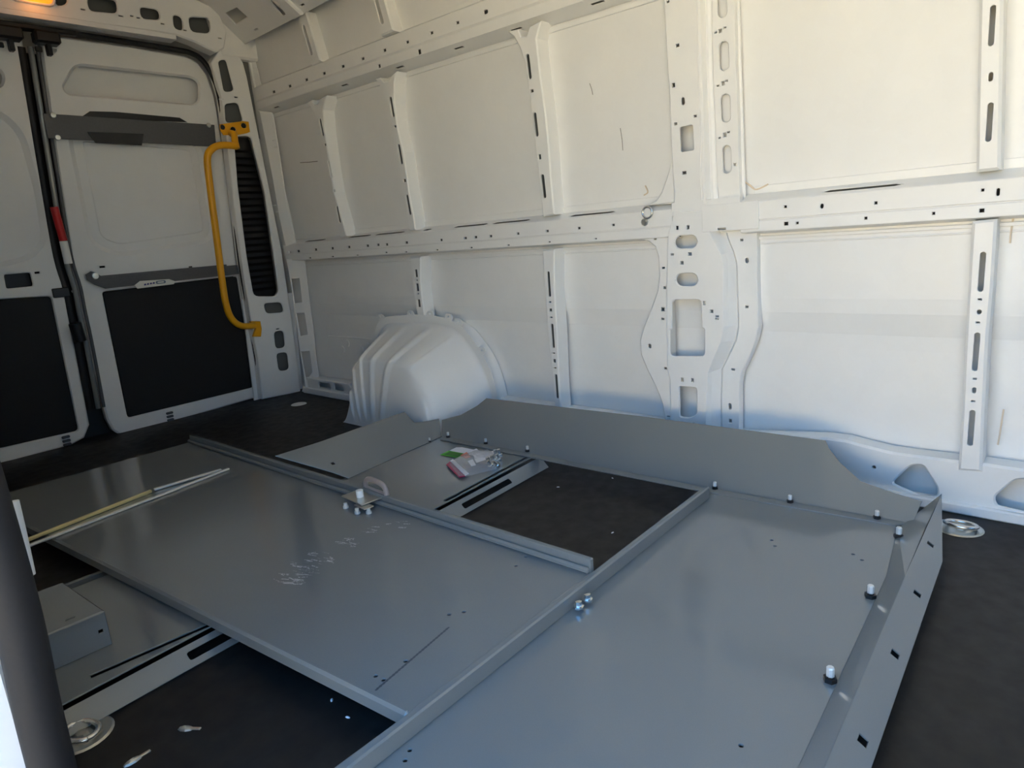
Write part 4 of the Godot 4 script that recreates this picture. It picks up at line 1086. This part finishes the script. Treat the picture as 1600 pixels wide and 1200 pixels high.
	tube(st, smooth_path(path, 4), 0.011, 8)
	part("lock_rod", st, "grey_powder", d)
	st = tool()
	path = PackedVector3Array()
	for p in v2(D.rod):
		path.append(rear(-3.478).call(p + Vector2(0.040, 0), 0.0))
	tube(st, smooth_path(path, 4), 0.007, 8)
	part("lock_rod", st, "grey_steel", d)
	for k in [["red", "red_tape", "red reflective tape on the lock rod"], ["wht", "white_plastic", "white reflective tape on the lock rod"]]:
		st = tool()
		var q := v2(D[k[0]])
		tube(st, PackedVector3Array([rear(-3.45).call(q[0] + Vector2(0.01, 0), 0.0), rear(-3.45).call(q[1] + Vector2(0.01, 0), 0.0)]), 0.016, 8, true, 1.0)
		part("reflective_tape", st, k[1], d, k[2])
	st = tool()
	var bq := v2(D.blk)
	tube(st, PackedVector3Array([rear(-3.45).call(bq[0], 0.0), rear(-3.45).call(bq[1], 0.0)]), 0.026, 6)
	part("lock_block", st, "black_plastic", d)
	st = tool()
	var b2 := v2(D.blk2)[0]
	box(st, at.call(b2 + Vector2(-0.035, -0.02), 0.0), at.call(b2 + Vector2(0.03, 0.02), 0.012), Transform3D.IDENTITY, 0.003)
	part("striker", st, "black_plastic", e1)
	for p in v2(D.catch):
		st = tool()
		var cp: Vector3 = rear(-3.43).call(p, 0.0)
		box(st, cp - Vector3(0.03, 0.035, 0.045), cp + Vector3(0.03, 0.012, 0.045), Transform3D.IDENTITY, 0.008)
		box(st, cp - Vector3(0.02, 0.075, 0.012), cp + Vector3(0.01, -0.03, 0.006), Transform3D.IDENTITY, 0.003)
		box(st, cp - Vector3(0.012, 0.065, -0.02), cp + Vector3(-0.002, -0.045, 0.045), Transform3D.IDENTITY, 0.003)
		part("latch_catch", st, "black_plastic", d if p.x > -1.0 else e1)
	st = tool()
	box(st, rear(-3.44).call(Vector2(-1.5, 1.715), 0.0), rear(-3.42).call(Vector2(-0.82, 1.735), 0.0), Transform3D.IDENTITY, 0.004)
	part("latch_cover", st, "black_plastic", e1)


func build_ceiling() -> void:
	var c := tag(node("ceiling"), "white painted roof skin with cross bows", "", "", "structure")
	var st := tool()
	var flatx := func(y: float, z: float) -> Array: return [Vector3(-3.75, y, z), Vector3(1.02, y, z)]
	var line := [[1.96, 0.32], [2.0, 0.60], [2.01, 1.0], [2.0, 1.40], [1.96, 1.66]]
	for i in line.size() - 1:
		var a: Array = flatx.call(line[i][0], line[i][1])
		var b: Array = flatx.call(line[i + 1][0], line[i + 1][1])
		quad(st, a[0], a[1], b[1], b[0])
	box(st, Vector3(-3.80, 2.10, -0.2), Vector3(1.05, 2.15, 2.08))
	part("roof_skin", st, "white_paint", c)
	var v := Vector3(0, 0.17, 0.22).normalized()
	var slope := plane(Vector3(0, 1.79, 0.10), Vector3.RIGHT, v)
	st = tool()
	var hs := polys(D.rs, 0.003, 0.003)
	var sd := v2(D.rsd)
	for i in 2:
		hs.append(rrect(sd[i], 0.03, 0.008, 0.5))
	strip(st, slope, -3.45, 1.0, -0.012, 0.285, hs, 0.0, -0.006, 0.002)
	part("side_rail", st, "white_paint", c)
	st = tool()
	var other := plane(Vector3(0, 1.96, 1.66), Vector3.RIGHT, Vector3(0, -0.17, 0.24).normalized())
	strip(st, other, -3.75, 1.0, 0.0, 0.33, [], 0.0, -0.006, 0.002)
	part("side_rail", st, "white_paint", c)
	# bows: up the wall, over the slope and across the roof
	for x in [-2.735, -2.225, -0.93, -0.24]:
		st = tool()
		var wslot := rrect(Vector2(x - 0.012, 1.685), 0.020, 0.125, 1.0)
		var lean := func(p: Vector2, d: float) -> Vector3: return wall(p + Vector2((p.y - 1.7) * -0.16, 0), d)
		sheet(st, lean, PackedVector2Array([Vector2(x - 0.040, 1.585), Vector2(x + 0.040, 1.585), Vector2(x + 0.036, 1.792), Vector2(x - 0.036, 1.792)]), [[wslot, 0.002, 0.002]], 0.005, -0.045, 0.006)
		sheet(st, slope, PackedVector2Array([Vector2(x - 0.055, -0.01), Vector2(x + 0.018, -0.01), Vector2(x - 0.01, 0.285), Vector2(x - 0.10, 0.285)]), [[rrect(Vector2(x - 0.055, 0.12), 0.022, 0.11, 1.0), 0.002, 0.002]], 0.016, -0.01, 0.006)
		box(st, Vector3(x - 0.09, 1.935, 0.32), Vector3(x, 2.02, 1.66), Transform3D.IDENTITY, 0.006)
		part("roof_bow", st, "white_paint", c)


func build_wall_right() -> void:
	var w := tag(node("wall_right"), "white side wall with the sliding door opening beside the camera", "", "", "structure")
	var st := tool()
	box(st, Vector3(-3.80, -0.35, 1.97), Vector3(-1.00, 2.15, 2.05))
	box(st, Vector3(-1.00, 1.78, 1.90), Vector3(0.52, 2.15, 2.05))
	box(st, Vector3(0.52, -0.35, 1.95), Vector3(1.05, 2.15, 2.05))
	box(st, Vector3(-1.00, -0.35, 1.98), Vector3(0.52, 0.0, 2.05))
	part("body_side", st, "white_paint", w)
	st = tool()
	box(st, Vector3(-1.12, 0.0, 1.80), Vector3(-0.955, 1.95, 2.05), Transform3D.IDENTITY, 0.012)
	part("door_pillar", st, "white_paint", w)
	st = tool()
	tube(st, smooth_path(v3(D.seal2), 5), 0.0245, 16)
	part("door_seal", st, "seal_rubber", w, "dark rubber door seal close to the camera")
	st = tool()
	tube(st, smooth_path(v3(D.sliver), 5), 0.0055, 10)  # stands in for the painted pillar edge lit from outside
	part("pillar_edge_strip", st, "white_plastic", w, "slim white strip standing in for the lit pillar edge beside the door seal")


# ------------------------------------------------------------------ the grey partition
func planar(st: SurfaceTool, pts: PackedVector3Array, hole_list: Array, thick := 0.0025, bevel := 0.0008, rim := 0.0006) -> Callable:
	# a flat sheet through 3D points; hole_list: [centre, width, height, roundness] or points
	var n := Vector3.ZERO
	for i in pts.size():
		n += pts[i].cross(pts[(i + 1) % pts.size()])
	n = n.normalized()
	if n.y + n.z + n.x * 0.5 < 0:
		n = -n
	var u := (pts[1] - pts[0]).normalized()
	u = (u - n * u.dot(n)).normalized()
	var v := n.cross(u)
	var at := plane(pts[0], u, v)
	var o := PackedVector2Array()
	for p in pts:
		o.append(Vector2((p - pts[0]).dot(u), (p - pts[0]).dot(v)))
	var hs := []
	for h in hole_list:
		if h is PackedVector3Array:
			var q := PackedVector2Array()
			for p in h:
				q.append(Vector2((p - pts[0]).dot(u), (p - pts[0]).dot(v)))
			hs.append(q)
			continue
		hs.append(rrect(Vector2((h[0] - pts[0]).dot(u), (h[0] - pts[0]).dot(v)), h[1], h[2], h[3]))
	sheet(st, at, o, hs, 0.0, -thick, bevel, rim, rim * 0.8, true)
	return at


func at_level(p: Vector2, h: float) -> Vector3:
	return Vector3(p.x, h, -p.y)


func beam(st: SurfaceTool, a: Vector3, b: Vector3, wide: float, high: float, bevel := 0.002) -> void:
	# a straight bar whose top centre line runs from a to b
	var x := (b - a).normalized()
	var z := x.cross(Vector3.UP).normalized()
	var xf := Transform3D(Basis(x, z.cross(x), z), (a + b) * 0.5)
	box(st, Vector3(-a.distance_to(b) * 0.5, -high, -wide * 0.5), Vector3(a.distance_to(b) * 0.5, 0, wide * 0.5), xf, bevel)


func bolt(parent: Node3D, p: Vector3, big := 1.0) -> void:
	var st := tool()
	lathe(st, Transform3D(Basis(), p), [[0.0085 * big, 0.0], [0.0085 * big, 0.006 * big], [0.0052 * big, 0.0062 * big], [0.0052 * big, 0.008 * big]], 6)
	var nut := part("nut", st, "black_plastic", parent)
	st = tool()
	lathe(st, Transform3D(Basis(), p + Vector3(0, 0.008 * big, 0)), [[0.0052 * big, 0.0], [0.0052 * big, 0.011 * big], [0.004 * big, 0.0125 * big], [0.0, 0.0125 * big]], 8)
	part("stud", st, "bright_zinc", nut)


func build_partition_frame() -> void:
	var f := tag(node("partition_frame", Vector3(-0.9, 0, 0.8)), "large grey sheet metal partition frame with bent-up wings lying on the black floor", "partition")
	var h := 0.045
	var np := v2(D["np"])
	np.append_array([Vector2(-0.235, -1.60), Vector2(-0.765, -1.60)])
	var st := tool()
	var hs := []
	for p in v2(D.nph):
		hs.append(rrect(p, 0.007, 0.007, 1.0))
	sheet(st, level(h), np, hs, 0.0, -0.003, 0.0008, 0.0006, 0.0006, true)
	box(st, Vector3(-0.79, 0.0, 0.30), Vector3(-0.775, h - 0.003, 1.6))
	part("near_panel", st, "grey_powder", f)
	# raised lip along the left edge of the near panel
	st = tool()
	var b := v2(D.npbar)
	var b0 := at_level(b[0], 0.078)
	var b1 := at_level(b[1], 0.078)
	b1 += (b1 - b0).normalized() * 0.12
	beam(st, b0 + Vector3(-0.006, 0, 0), b1 + Vector3(-0.006, 0, 0), 0.016, 0.034, 0.003)
	part("cross_lip", st, "grey_powder", f)
	var zb := v2([-0.7785, -0.6560])
	for k in 2:
		st = tool()
		var c := b0.lerp(b1, 0.47 + k * 0.024) + Vector3(0.016, -0.026, 0)
		lathe(st, Transform3D(Basis(), c), [[0.011, 0.0], [0.011, 0.004], [0.007, 0.0045], [0.007, 0.014], [0.0, 0.0155]], 8)
		part("bolt", st, "steel_bright", f)
	# folded flange along the right edge
	var r_in := v2(D.npr_in)
	var r_ri := v2(D.npr_ridge)
	var r_out := v2(D.npr_out)
	var pin := PackedVector3Array([at_level(r_in[0], h), at_level(r_in[0], h), at_level(r_in[1], h), at_level(r_in[2], h)])
	var pri := PackedVector3Array()
	for p in r_ri:
		pri.append(at_level(p, 0.066))
	pin.append(pin[3] + (pin[3] - pin[2]).normalized() * 0.45)
	pri.append(pri[3] + (pri[3] - pri[2]).normalized() * 0.45)
	st = tool()
	for i in 4:
		quad(st, pin[i], pin[i + 1], pri[i + 1], pri[i])
		var dn := Vector3(0, -0.003, 0)
		quad(st, pin[i] + dn, pri[i] + dn, pri[i + 1] + dn, pin[i + 1] + dn)
	part("edge_flange_inside", st, "grey_powder", f)
	st = tool()
	var o0 := at_level(r_out[0], 0.036)
	var o2 := at_level(r_out[2], 0.036)
	var o3 := o2 + (o2 - at_level(r_out[1], 0.036)).normalized() * 0.45
	var holes_out := []
	for p in v2(D.npr_h):
		holes_out.append([at_level(p, 0.05), 0.016, 0.014, 0.15])
	planar(st, PackedVector3Array([o3, o2, o0, pri[0], pri[2], pri[4]]), holes_out, 0.0025)
	part("edge_flange_outside", st, "grey_powder", f)
	for p in v2(D.npbolt):
		bolt(f, at_level(p, h), 1.25)
	# long wing along the wall
	st = tool()
	planar(st, v3(D.w1), [], 0.0022)
	part("long_wing", st, "grey_powder", f, "long bent-up wing along the white wall")
	st = tool()
	var fo := v2(D.fold)
	sheet(st, level(h + 0.003), PackedVector2Array([fo[0], fo[1], fo[2], fo[2] + Vector2(-0.03, -0.030), fo[1] + Vector2(0.0, -0.030), fo[0] + Vector2(0.03, -0.034)]), [], 0.0, -0.003, 0.0008, 0.0006, 0.0006, true)
	part("wing_foot", st, "grey_powder", f)
	var wb: Array = D.w1b
	for i in range(0, wb.size(), 2):
		bolt(f, Vector3(wb[i], h + 0.003, wb[i + 1] + 0.012))
	# short wing towards the wheel arch
	st = tool()
	var w2h := v3(D.w2h)
	planar(st, v3(D.w2), [[w2h[0], 0.012, 0.012, 0.4]], 0.0022)
	part("short_wing", st, "grey_powder", f, "short bent-up wing in front of the wheel arch")
	bolt(f, at_level(v2(D.spbolt)[0], h - 0.002) + Vector3(0.012, 0.0, 0.0), 0.8)
	# far panel, running under the loose door
	st = tool()
	var sp := v2(D.sp)
	sp[2] = Vector2(-1.418, -0.272)
	sp[3] = Vector2(-1.383, -0.738)
	sp[4] = Vector2(-1.332, -1.421)
	sp[5] = Vector2(-1.305, -1.78)
	sp.append(Vector2(-1.78, -1.78))
	var slots := []
	var ss := v2(D.sp_sl)
	for i in [0, 2]:
		var a := ss[i] + Vector2(-0.014, 0)
		var e := ss[i + 1] + Vector2(-0.014, 0)
		var t := (e - a).normalized() * 0.5
		var nn := Vector2(-t.y, t.x) * 0.014
		slots.append(PackedVector2Array([a + nn, a - nn, e - nn, e + nn]))
	sheet(st, level(h - 0.002), sp, slots, 0.0, -0.003, 0.0008, 0.0006, 0.0006, true)
	box(st, Vector3(-1.84, 0.0, 0.35), Vector3(-1.825, h - 0.005, 1.74))
	part("far_panel", st, "grey_powder", f)
	st = tool()
	var top := Vector3(-1.408, 0.036, 0.262)
	var topn := Vector3(-1.296, 0.036, 1.78)
	var bot := top + Vector3(0.034, -0.032, 0)
	var botn := topn + Vector3(0.034, -0.032, 0)
	var fl := []
	for t in [0.20, 0.74]:
		fl.append([top.lerp(topn, t).lerp(bot.lerp(botn, t), 0.5), 0.23, 0.018, 0.5])
	planar(st, PackedVector3Array([top, topn, botn, bot]), fl, 0.0022)
	part("slotted_flange", st, "grey_powder", f)


func door_sheet_texture() -> ImageTexture:
	var w := 1552
	var h := 592
	var im := Image.create(w, h, false, Image.FORMAT_RGB8)
	var fine := FastNoiseLite.new()
	fine.seed = 31
	fine.frequency = 0.25
	var coarse := FastNoiseLite.new()
	coarse.seed = 33
	coarse.frequency = 0.01
	for y in h:
		for x in w:
			var k := 0.98 + 0.015 * fine.get_noise_2d(x, y) + 0.008 * coarse.get_noise_2d(x, y)
			im.set_pixel(x, y, Color(0.48 * k, 0.498 * k, 0.496 * k))
	var put := func(p: Vector2, q: Vector2, c: Color, wide: int, broken: bool) -> void:
		var n := int(p.distance_to(q) * 800.0 * 1.5) + 1
		for i in n + 1:
			var m := p.lerp(q, float(i) / n)
			var px := Vector2i(int((m.x + 2.70) * 800.0), int((m.y + 1.60) * 800.0))
			if broken and fine.get_noise_2d(px.x * 1.7, px.y * 2.3) < 0.0:
				continue
			for dx in wide:
				for dy in wide:
					var r := px + Vector2i(dx, dy)
					if r.x >= 0 and r.y >= 0 and r.x < w and r.y < h:
						im.set_pixel(r.x, r.y, c)
	var line := v2(D.cpline)
	put.call(line[0], line[1], Color(0.29, 0.31, 0.33), 3, false)
	var rng := RandomNumberGenerator.new()
	rng.seed = 77
	for p in v2(D.scr):                      # bright scratches in the powder coat
		for k in 7:
			var a := p + Vector2(rng.randf_range(-0.035, 0.035), rng.randf_range(-0.02, 0.02))
			put.call(a, a + Vector2(rng.randf_range(0.008, 0.028), rng.randf_range(0.0, 0.014)), Color(0.74, 0.75, 0.76), rng.randi_range(1, 2), true)
	return ImageTexture.create_from_image(im)


func build_partition_door() -> void:
	var m := mat("door_sheet", Color(1, 1, 1), 0.13, 0.0, 0.7)
	m.albedo_texture = door_sheet_texture()
	m.uv1_scale = Vector3(1.0 / 1.94, 1.0 / 0.74, 1)
	m.uv1_offset = Vector3(2.70 / 1.94, 1.60 / 0.74, 0)
	var t := tag(node("partition_door", Vector3(-1.7, 0.045, 1.15)), "long grey steel door panel with a latch, lying across the partition frame", "door panel")
	var h := 0.075
	var c := v2(D["cp_"])
	c[1].x = -0.769
	c[2].x = -0.756
	var out := PackedVector2Array([c[0], c[1], c[2], c[3], Vector2(-2.69, -1.583)])
	var st := tool()
	var hs := []
	for p in v2(D.cph_):
		hs.append(rrect(p, 0.008, 0.008, 1.0))
	sheet(st, level(h), out, hs, 0.0, -0.003, 0.0008, 0.0006, 0.0006, true)
	part("panel", st, "door_sheet", t)
	st = tool()
	var a := at_level(c[0], h + 0.030)
	var b := at_level(c[1], h + 0.030)
	beam(st, a, b, 0.014, 0.058, 0.002)
	beam(st, a + Vector3(0, -0.016, 0.012), b + Vector3(0, -0.016, 0.012), 0.012, 0.014, 0.004)
	part("far_lip", st, "grey_powder", t)
	st = tool()
	var e := at_level(out[4], h + 0.001)
	var g := at_level(c[2], h + 0.001)
	beam(st, e, g, 0.014, 0.030, 0.005)
	part("near_lip", st, "grey_powder", t)
	# slam latch
	var la := v2(D.latch)
	var k := at_level(la[0].lerp(la[1], 0.5), 0.0)
	var lt := Transform3D(Basis(Vector3.UP, -0.08), Vector3(k.x + 0.034, 0.0, 0.908))
	st = tool()
	box(st, Vector3(-0.060, 0.094, -0.034), Vector3(0.052, 0.0975, 0.034), lt, 0.001)
	box(st, Vector3(0.020, 0.090, 0.010), Vector3(0.075, 0.093, 0.040), lt, 0.001)
	var latch := part("latch", st, "zinc", t, "zinc slam latch with a plastic loop handle")
	for q in [[-0.074, 0.004], [-0.018, 0.046], [0.044, 0.046], [0.070, 0.026]]:
		st = tool()
		lathe(st, lt * Transform3D(Basis(), Vector3(q[0], h, q[1])), [[0.008, 0.0], [0.008, 0.007], [0.0055, 0.0072], [0.0055, 0.015], [0.0, 0.016]], 8)
		part("stud", st, "bright_zinc", latch)
	st = tool()
	lathe(st, lt * Transform3D(Basis(), Vector3(-0.006, h + 0.004, 0.004)), [[0.009, 0.0], [0.009, 0.018], [0.0105, 0.0185], [0.0105, 0.038], [0.0, 0.039]], 14)
	part("barrel", st, "white_plastic", latch)
	st = tool()
	var loop := PackedVector3Array()
	for p in [[-0.046, 0.098], [-0.044, 0.116], [-0.032, 0.129], [-0.010, 0.134], [0.036, 0.133], [0.056, 0.127], [0.063, 0.114], [0.064, 0.098]]:
		loop.append(lt * Vector3(p[0], p[1], -0.040))
	tube(st, smooth_path(loop, 4), 0.0078, 8)
	tube(st, PackedVector3Array([loop[0] + Vector3(0, 0.004, 0), loop[-1] + Vector3(0, 0.006, 0)]), 0.006, 8)
	part("loop_handle", st, "smoke_plastic", latch)


# ------------------------------------------------------------------ loose things
func build_loose_things() -> void:
	# two strips lying across the end of the loose door
	var ba := v2(D.bars)
	var st := tool()
	beam(st, at_level(ba[0], 0.0855) + Vector3(0.0, 0, 0.05), at_level(ba[1], 0.0855), 0.010, 0.010, 0.002)
	tag(part("metal_strip", st, "brass_zinc", self), "slim yellowish metal strip lying on the grey door panel, farther of two", "metal strip", "metal strips on the door panel")
	st = tool()
	beam(st, at_level(ba[2], 0.083) + Vector3(0.0, 0, 0.05), at_level(ba[3], 0.083), 0.013, 0.007, 0.002)
	beam(st, at_level(ba[4], 0.0845), at_level(ba[3], 0.0845) + Vector3(-0.012, 0, 0.02), 0.012, 0.008, 0.002)
	tag(part("metal_strip", st, "bright_zinc", self), "slim silvery metal strip lying on the grey door panel, nearer of two", "metal strip", "metal strips on the door panel")
	# folded sheet metal box
	var bo: Array = D.box
	var n := tag(node("metal_box", Vector3(-1.55, 0.045, 1.67)), "small grey sheet metal box beside the dark door seal", "box")
	st = tool()
	var x1: float = -1.44
	var top_slot := v2(D.box_t)[0]
	sheet(st, level(0.119), PackedVector2Array([Vector2(-1.66, -1.76), Vector2(x1, -1.76), Vector2(x1, -1.589), Vector2(-1.66, -1.605)]), [rrect(top_slot + Vector2(-0.004, 0), 0.007, 0.018, 1.0)], 0.0, -0.003, 0.0025, 0.0005, 0.0005)
	var front := plane(Vector3(x1, 0.0, 0.0), Vector3(0, 0, -1), Vector3.UP)
	var hole_y: float = D.box_f[1]
	sheet(st, front, PackedVector2Array([Vector2(-1.76, 0.0435), Vector2(-1.589, 0.0435), Vector2(-1.589, 0.1165), Vector2(-1.76, 0.1165)]), [rrect(Vector2(-1.603, hole_y), 0.008, 0.007, 0.6)], 0.0, -0.003, 0.001, 0.0005, 0.0005)
	quad(st, Vector3(x1, 0.0435, 1.589), Vector3(-1.66, 0.0435, 1.605), Vector3(-1.66, 0.117, 1.605), Vector3(x1, 0.117, 1.589))
	quad(st, Vector3(-1.66, 0.0435, 1.605), Vector3(-1.66, 0.0435, 1.76), Vector3(-1.66, 0.117, 1.76), Vector3(-1.66, 0.117, 1.605))
	quad(st, Vector3(-1.66, 0.0435, 1.76), Vector3(x1, 0.0435, 1.76), Vector3(x1, 0.117, 1.76), Vector3(-1.66, 0.117, 1.76))
	part("folded_body", st, "grey_powder", n)
	st = tool()
	box(st, Vector3(-1.655, 0.0435, 1.61), Vector3(x1 - 0.01, 0.0445, 1.755))
	part("base", st, "grey_powder", n)
	# leaflet and bag of hardware on the far panel
	var h := 0.0445
	var lf := tag(node("leaflet", Vector3(-1.65, h, 0.40)), "green and white printed leaflet half under the plastic bag", "leaflet")
	st = tool()
	sheet(st, level(h + 0.0015), v2(D.lf_white), [], 0.0, -0.0015, 0.0002, 0.0, 0.0, true)
	part("white_page", st, "paper", lf)
	st = tool()
	sheet(st, level(h + 0.0022), v2(D.lf_green), [], 0.0, -0.0006, 0.0002, 0.0, 0.0, true)
	var gp := part("green_page", st, "leaf_green", lf)
	st = tool()
	sheet(st, level(h + 0.0026), v2(D.lf_greenin), [], 0.0, -0.0003, 0.0001, 0.0, 0.0, true)
	part("print", st, "leaf_green_dark", gp)
	var bag := tag(node("hardware_bag", Vector3(-1.55, h, 0.46)), "clear zip bag with a red band, holding bolts and paper slips", "bag")
	st = tool()
	var bg := ccw(v2(D.bg))
	var mid := Vector2.ZERO
	for p in bg:
		mid += p / bg.size()
	var fn := FastNoiseLite.new()
	fn.seed = 4
	fn.frequency = 26.0
	var ring_at := func(i: int, s: float) -> Vector3:
		var p: Vector2 = mid.lerp(bg[i % bg.size()], s)
		return Vector3(p.x, h + 0.003 + 0.022 * sqrt(maxf(0.0, 1.0 - s * s)) + 0.004 * fn.get_noise_2d(p.x, p.y) * (1.0 - s), -p.y)
	for i in bg.size():
		for k in 6:
			quad(st, ring_at.call(i, k / 6.0), ring_at.call(i, (k + 1) / 6.0), ring_at.call(i + 1, (k + 1) / 6.0), ring_at.call(i + 1, k / 6.0))
	part("film", st, "clear_film", bag)
	for e in [["bg_band", "magenta_band", "zip_band", 0.006, "red zip band"], ["bg_lil", "paper", "zip_strip", 0.008, ""], ["bg_p1", "paper", "paper_slip", 0.016, ""], ["bg_p2", "paper", "paper_slip", 0.020, ""], ["bg_p3", "paper", "paper_slip", 0.014, ""], ["bg_or", "orange_tab", "orange_label", 0.015, "orange label"]]:
		st = tool()
		sheet(st, level(h + e[3]), v2(D[e[0]]), [], 0.0, -0.0015, 0.0003, 0.0, 0.0, true)
		var o := part(e[2], st, e[1], bag, e[4])
		if e[0] == "bg_p2":
			st = tool()
			var q := v2(D.bg_p2)
			for i in 3:
				var a := q[0].lerp(q[5], 0.2 + i * 0.25).lerp(q[2], 0.15)
				var b := q[1].lerp(q[3], 0.2 + i * 0.25).lerp(q[5], 0.1)
				beam(st, at_level(a, h + 0.0206), at_level(b, h + 0.0206), 0.002, 0.0005, 0.0001)
			part("print", st, "paper_print", o)
	for p in v2(D.bg_nut):
		st = tool()
		lathe(st, Transform3D(Basis(Vector3(1, 0, 0.4).normalized(), 1.1 + p.x * 9.0), Vector3(p.x, h + 0.012, -p.y)), [[0.0, -0.004], [0.011, -0.004], [0.011, 0.004], [0.006, 0.0045], [0.006, 0.022], [0.0, 0.022]], 8)
		part("bolt", st, "steel_bright", bag)
	# scraps on the floor
	var bits := v2(D.f_bits)
	for i in bits.size():
		st = tool()
		var s := 0.75 if i < 2 else 0.26
		var p := at_level(bits[i], 0.0)
		var xf := Transform3D(Basis(Vector3.UP, 0.6 + i), p + Vector3(0, 0.0005, 0))
		lathe(st, xf * Transform3D(Basis().scaled(Vector3(1.0, 1.0, 0.45)), Vector3.ZERO), [[0.020 * s, 0.0], [0.016 * s, 0.004 * s], [0.006 * s, 0.007 * s], [0.0, 0.005 * s]], 9)
		if i < 2:
			box(st, Vector3(0.004, 0.0, -0.003), Vector3(0.028, 0.003, 0.003), xf, 0.001)
		tag(part("metal_scrap" if i < 2 else "paint_chip", st, "zinc" if i < 2 else "paper", self), ["shiny metal scrap on the floor farther from the tie-down ring", "shiny metal scrap on the floor nearest the bottom edge"][i] if i < 2 else ("tiny pale chip on the black floor inside the partition opening" if i < 5 else "tiny pale chip on the black floor below the long door panel"), "scrap", "" if i < 2 else ("pale chips in the opening" if i < 5 else "pale chips below the door panel"))


# ------------------------------------------------------------------ fittings
func build_fittings() -> void:
	# recessed tie-down rings
	var words := ["chrome tie-down ring in the floor beside the white sill", "chrome tie-down ring in the floor beside the dark door seal", "pale tie-down plate in the floor by the wheel arch"]
	var rp := v2(D.f_rings)
	for i in 3:
		var p := at_level(rp[i], 0.0)
		var n := tag(node("tie_down_ring", p), words[i], "tie-down", "floor tie-downs")
		var st := tool()
		var s: float = [0.052, 0.050, 0.040][i]
		lathe(st, Transform3D(Basis(), p), [[s, 0.0015], [s * 0.92, 0.004], [s * 0.75, 0.003], [s * 0.55, 0.001], [0.0, 0.001]], 28)
		part("dish", st, "white_plastic" if i == 2 else "zinc", n)
		if i < 2:
			st = tool()
			var loop := PackedVector3Array()
			for k in 25:
				var a := TAU * k / 24
				loop.append(p + Vector3(cos(a) * s * 0.62 + 0.004, 0.012 + 0.004 * sin(a), sin(a) * s * 0.5))
			tube(st, loop, 0.0055, 8, false)
			part("ring", st, "steel_bright", n)
			st = tool()
			lathe(st, Transform3D(Basis(), p + Vector3(0.004, 0, 0)), [[0.012, 0.001], [0.010, 0.010], [0.0, 0.011]], 6)
			part("bolt", st, "zinc", n)
	# yellow grab handle
	var g := tag(node("grab_handle", Vector3(-3.34, 0.42, 0.25)), "bent yellow tube grab handle beside the rear door", "handle")
	var st := tool()
	sheet(st, rear(-3.412), v2(D.gh_plate), holes(D.gh_h), 0.0, -0.006, 0.001, 0.001, 0.001, true)
	var br := part("bracket", st, "yellow_paint", g)
	for i in range(0, D.gh_h.size(), 5):
		st = tool()
		lathe(st, Transform3D(Basis(Vector3.BACK, -PI / 2), rear(-3.417).call(Vector2(D.gh_h[i], D.gh_h[i + 1]), 0.0)), [[0.013, 0.0], [0.012, 0.003], [0.0, 0.004]], 8)
		part("screw", st, "black_screw", br)
	var t2 := v2(D.gh_t)
	var path := PackedVector3Array()
	var rm := rear(-3.36)
	for i in t2.size():
		path.append(rm.call(t2[i], 0.0))
	path[0] += Vector3(-0.046, 0, 0)
	st = tool()
	tube(st, PackedVector3Array([path[0], path[0] + Vector3(0.03, -0.006, 0), path[1] + Vector3(-0.006, 0.02, 0), path[1] + Vector3(0, -0.012, 0)]), 0.0165, 10)
	part("stem", st, "yellow_paint", g)
	st = tool()
	var run := path.slice(1)
	run[-1] = rear(-3.385).call(t2[-1], 0.0)
	tube(st, smooth_path(run, 6), 0.0165, 14)
	part("tube", st, "yellow_paint", g)
	st = tool()
	sheet(st, rear(-3.405), v2(D.gh_b), [], 0.006, -0.012, 0.002, 0.0, 0.0, true)
	part("bracket", st, "yellow_paint", g)
	# ring clip on the belt rail
	var be: Array = D.bel
	var r := tag(node("ring_clip", Vector3(be[0], be[1], 0.0)), "round chrome clip on the white belt rail beside the pillar", "clip")
	st = tool()
	var rc := wall(Vector2(be[0], be[1]), 0.004)
	var loop := PackedVector3Array()
	for k in 21:
		var a := TAU * k / 20
		loop.append(rc + Vector3(cos(a), sin(a), 0) * 0.017 + Vector3(0, 0, 0.006))
	tube(st, loop, 0.0036, 8, false)
	part("ring", st, "steel_bright", r)
	st = tool()
	lathe(st, Transform3D(Basis(Vector3.RIGHT, PI / 2), rc), [[0.0165, 0.0], [0.014, 0.003], [0.0, 0.004]], 18)
	part("cap", st, "white_plastic", r)
	st = tool()
	lathe(st, Transform3D(Basis(Vector3.RIGHT, PI / 2), wall(Vector2(be[2], be[3]), 0.0)), [[0.012, 0.0], [0.012, 0.006], [0.008, 0.010], [0.0, 0.010]], 8)
	part("stud", st, "zinc", r)
	# dome lamp over the rear doors
	var lp := v2(D.lamp)
	var lc := Vector2.ZERO
	for p in lp:
		lc += p / lp.size()
	var lm := rear(-3.385)
	var l := tag(node("dome_lamp", lm.call(lc, 0.0)), "small amber glowing lamp in the rear header", "lamp")
	st = tool()
	sheet(st, lm, rrect(lc + Vector2(0, 0.016), 0.135, 0.052, 0.7), [], 0.014, -0.004, 0.008)
	part("lens", st, "lamp_lens", l)
	st = tool()
	sheet(st, lm, rrect(lc + Vector2(0, 0.016), 0.155, 0.070, 0.6), [rrect(lc + Vector2(0, 0.016), 0.137, 0.054, 0.7)], 0.008, -0.006, 0.003)
	part("frame", st, "white_plastic", l)
	var o := OmniLight3D.new()
	o.name = "lamp_light"
	o.light_color = Color(1.0, 0.60, 0.22)
	o.light_energy = 0.004
	o.light_size = 0.03
	o.omni_range = 6.0
	o.omni_attenuation = 2.0
	o.shadow_enabled = true
	l.add_child(o)
	o.position = Vector3(0.045, -0.005, 0)
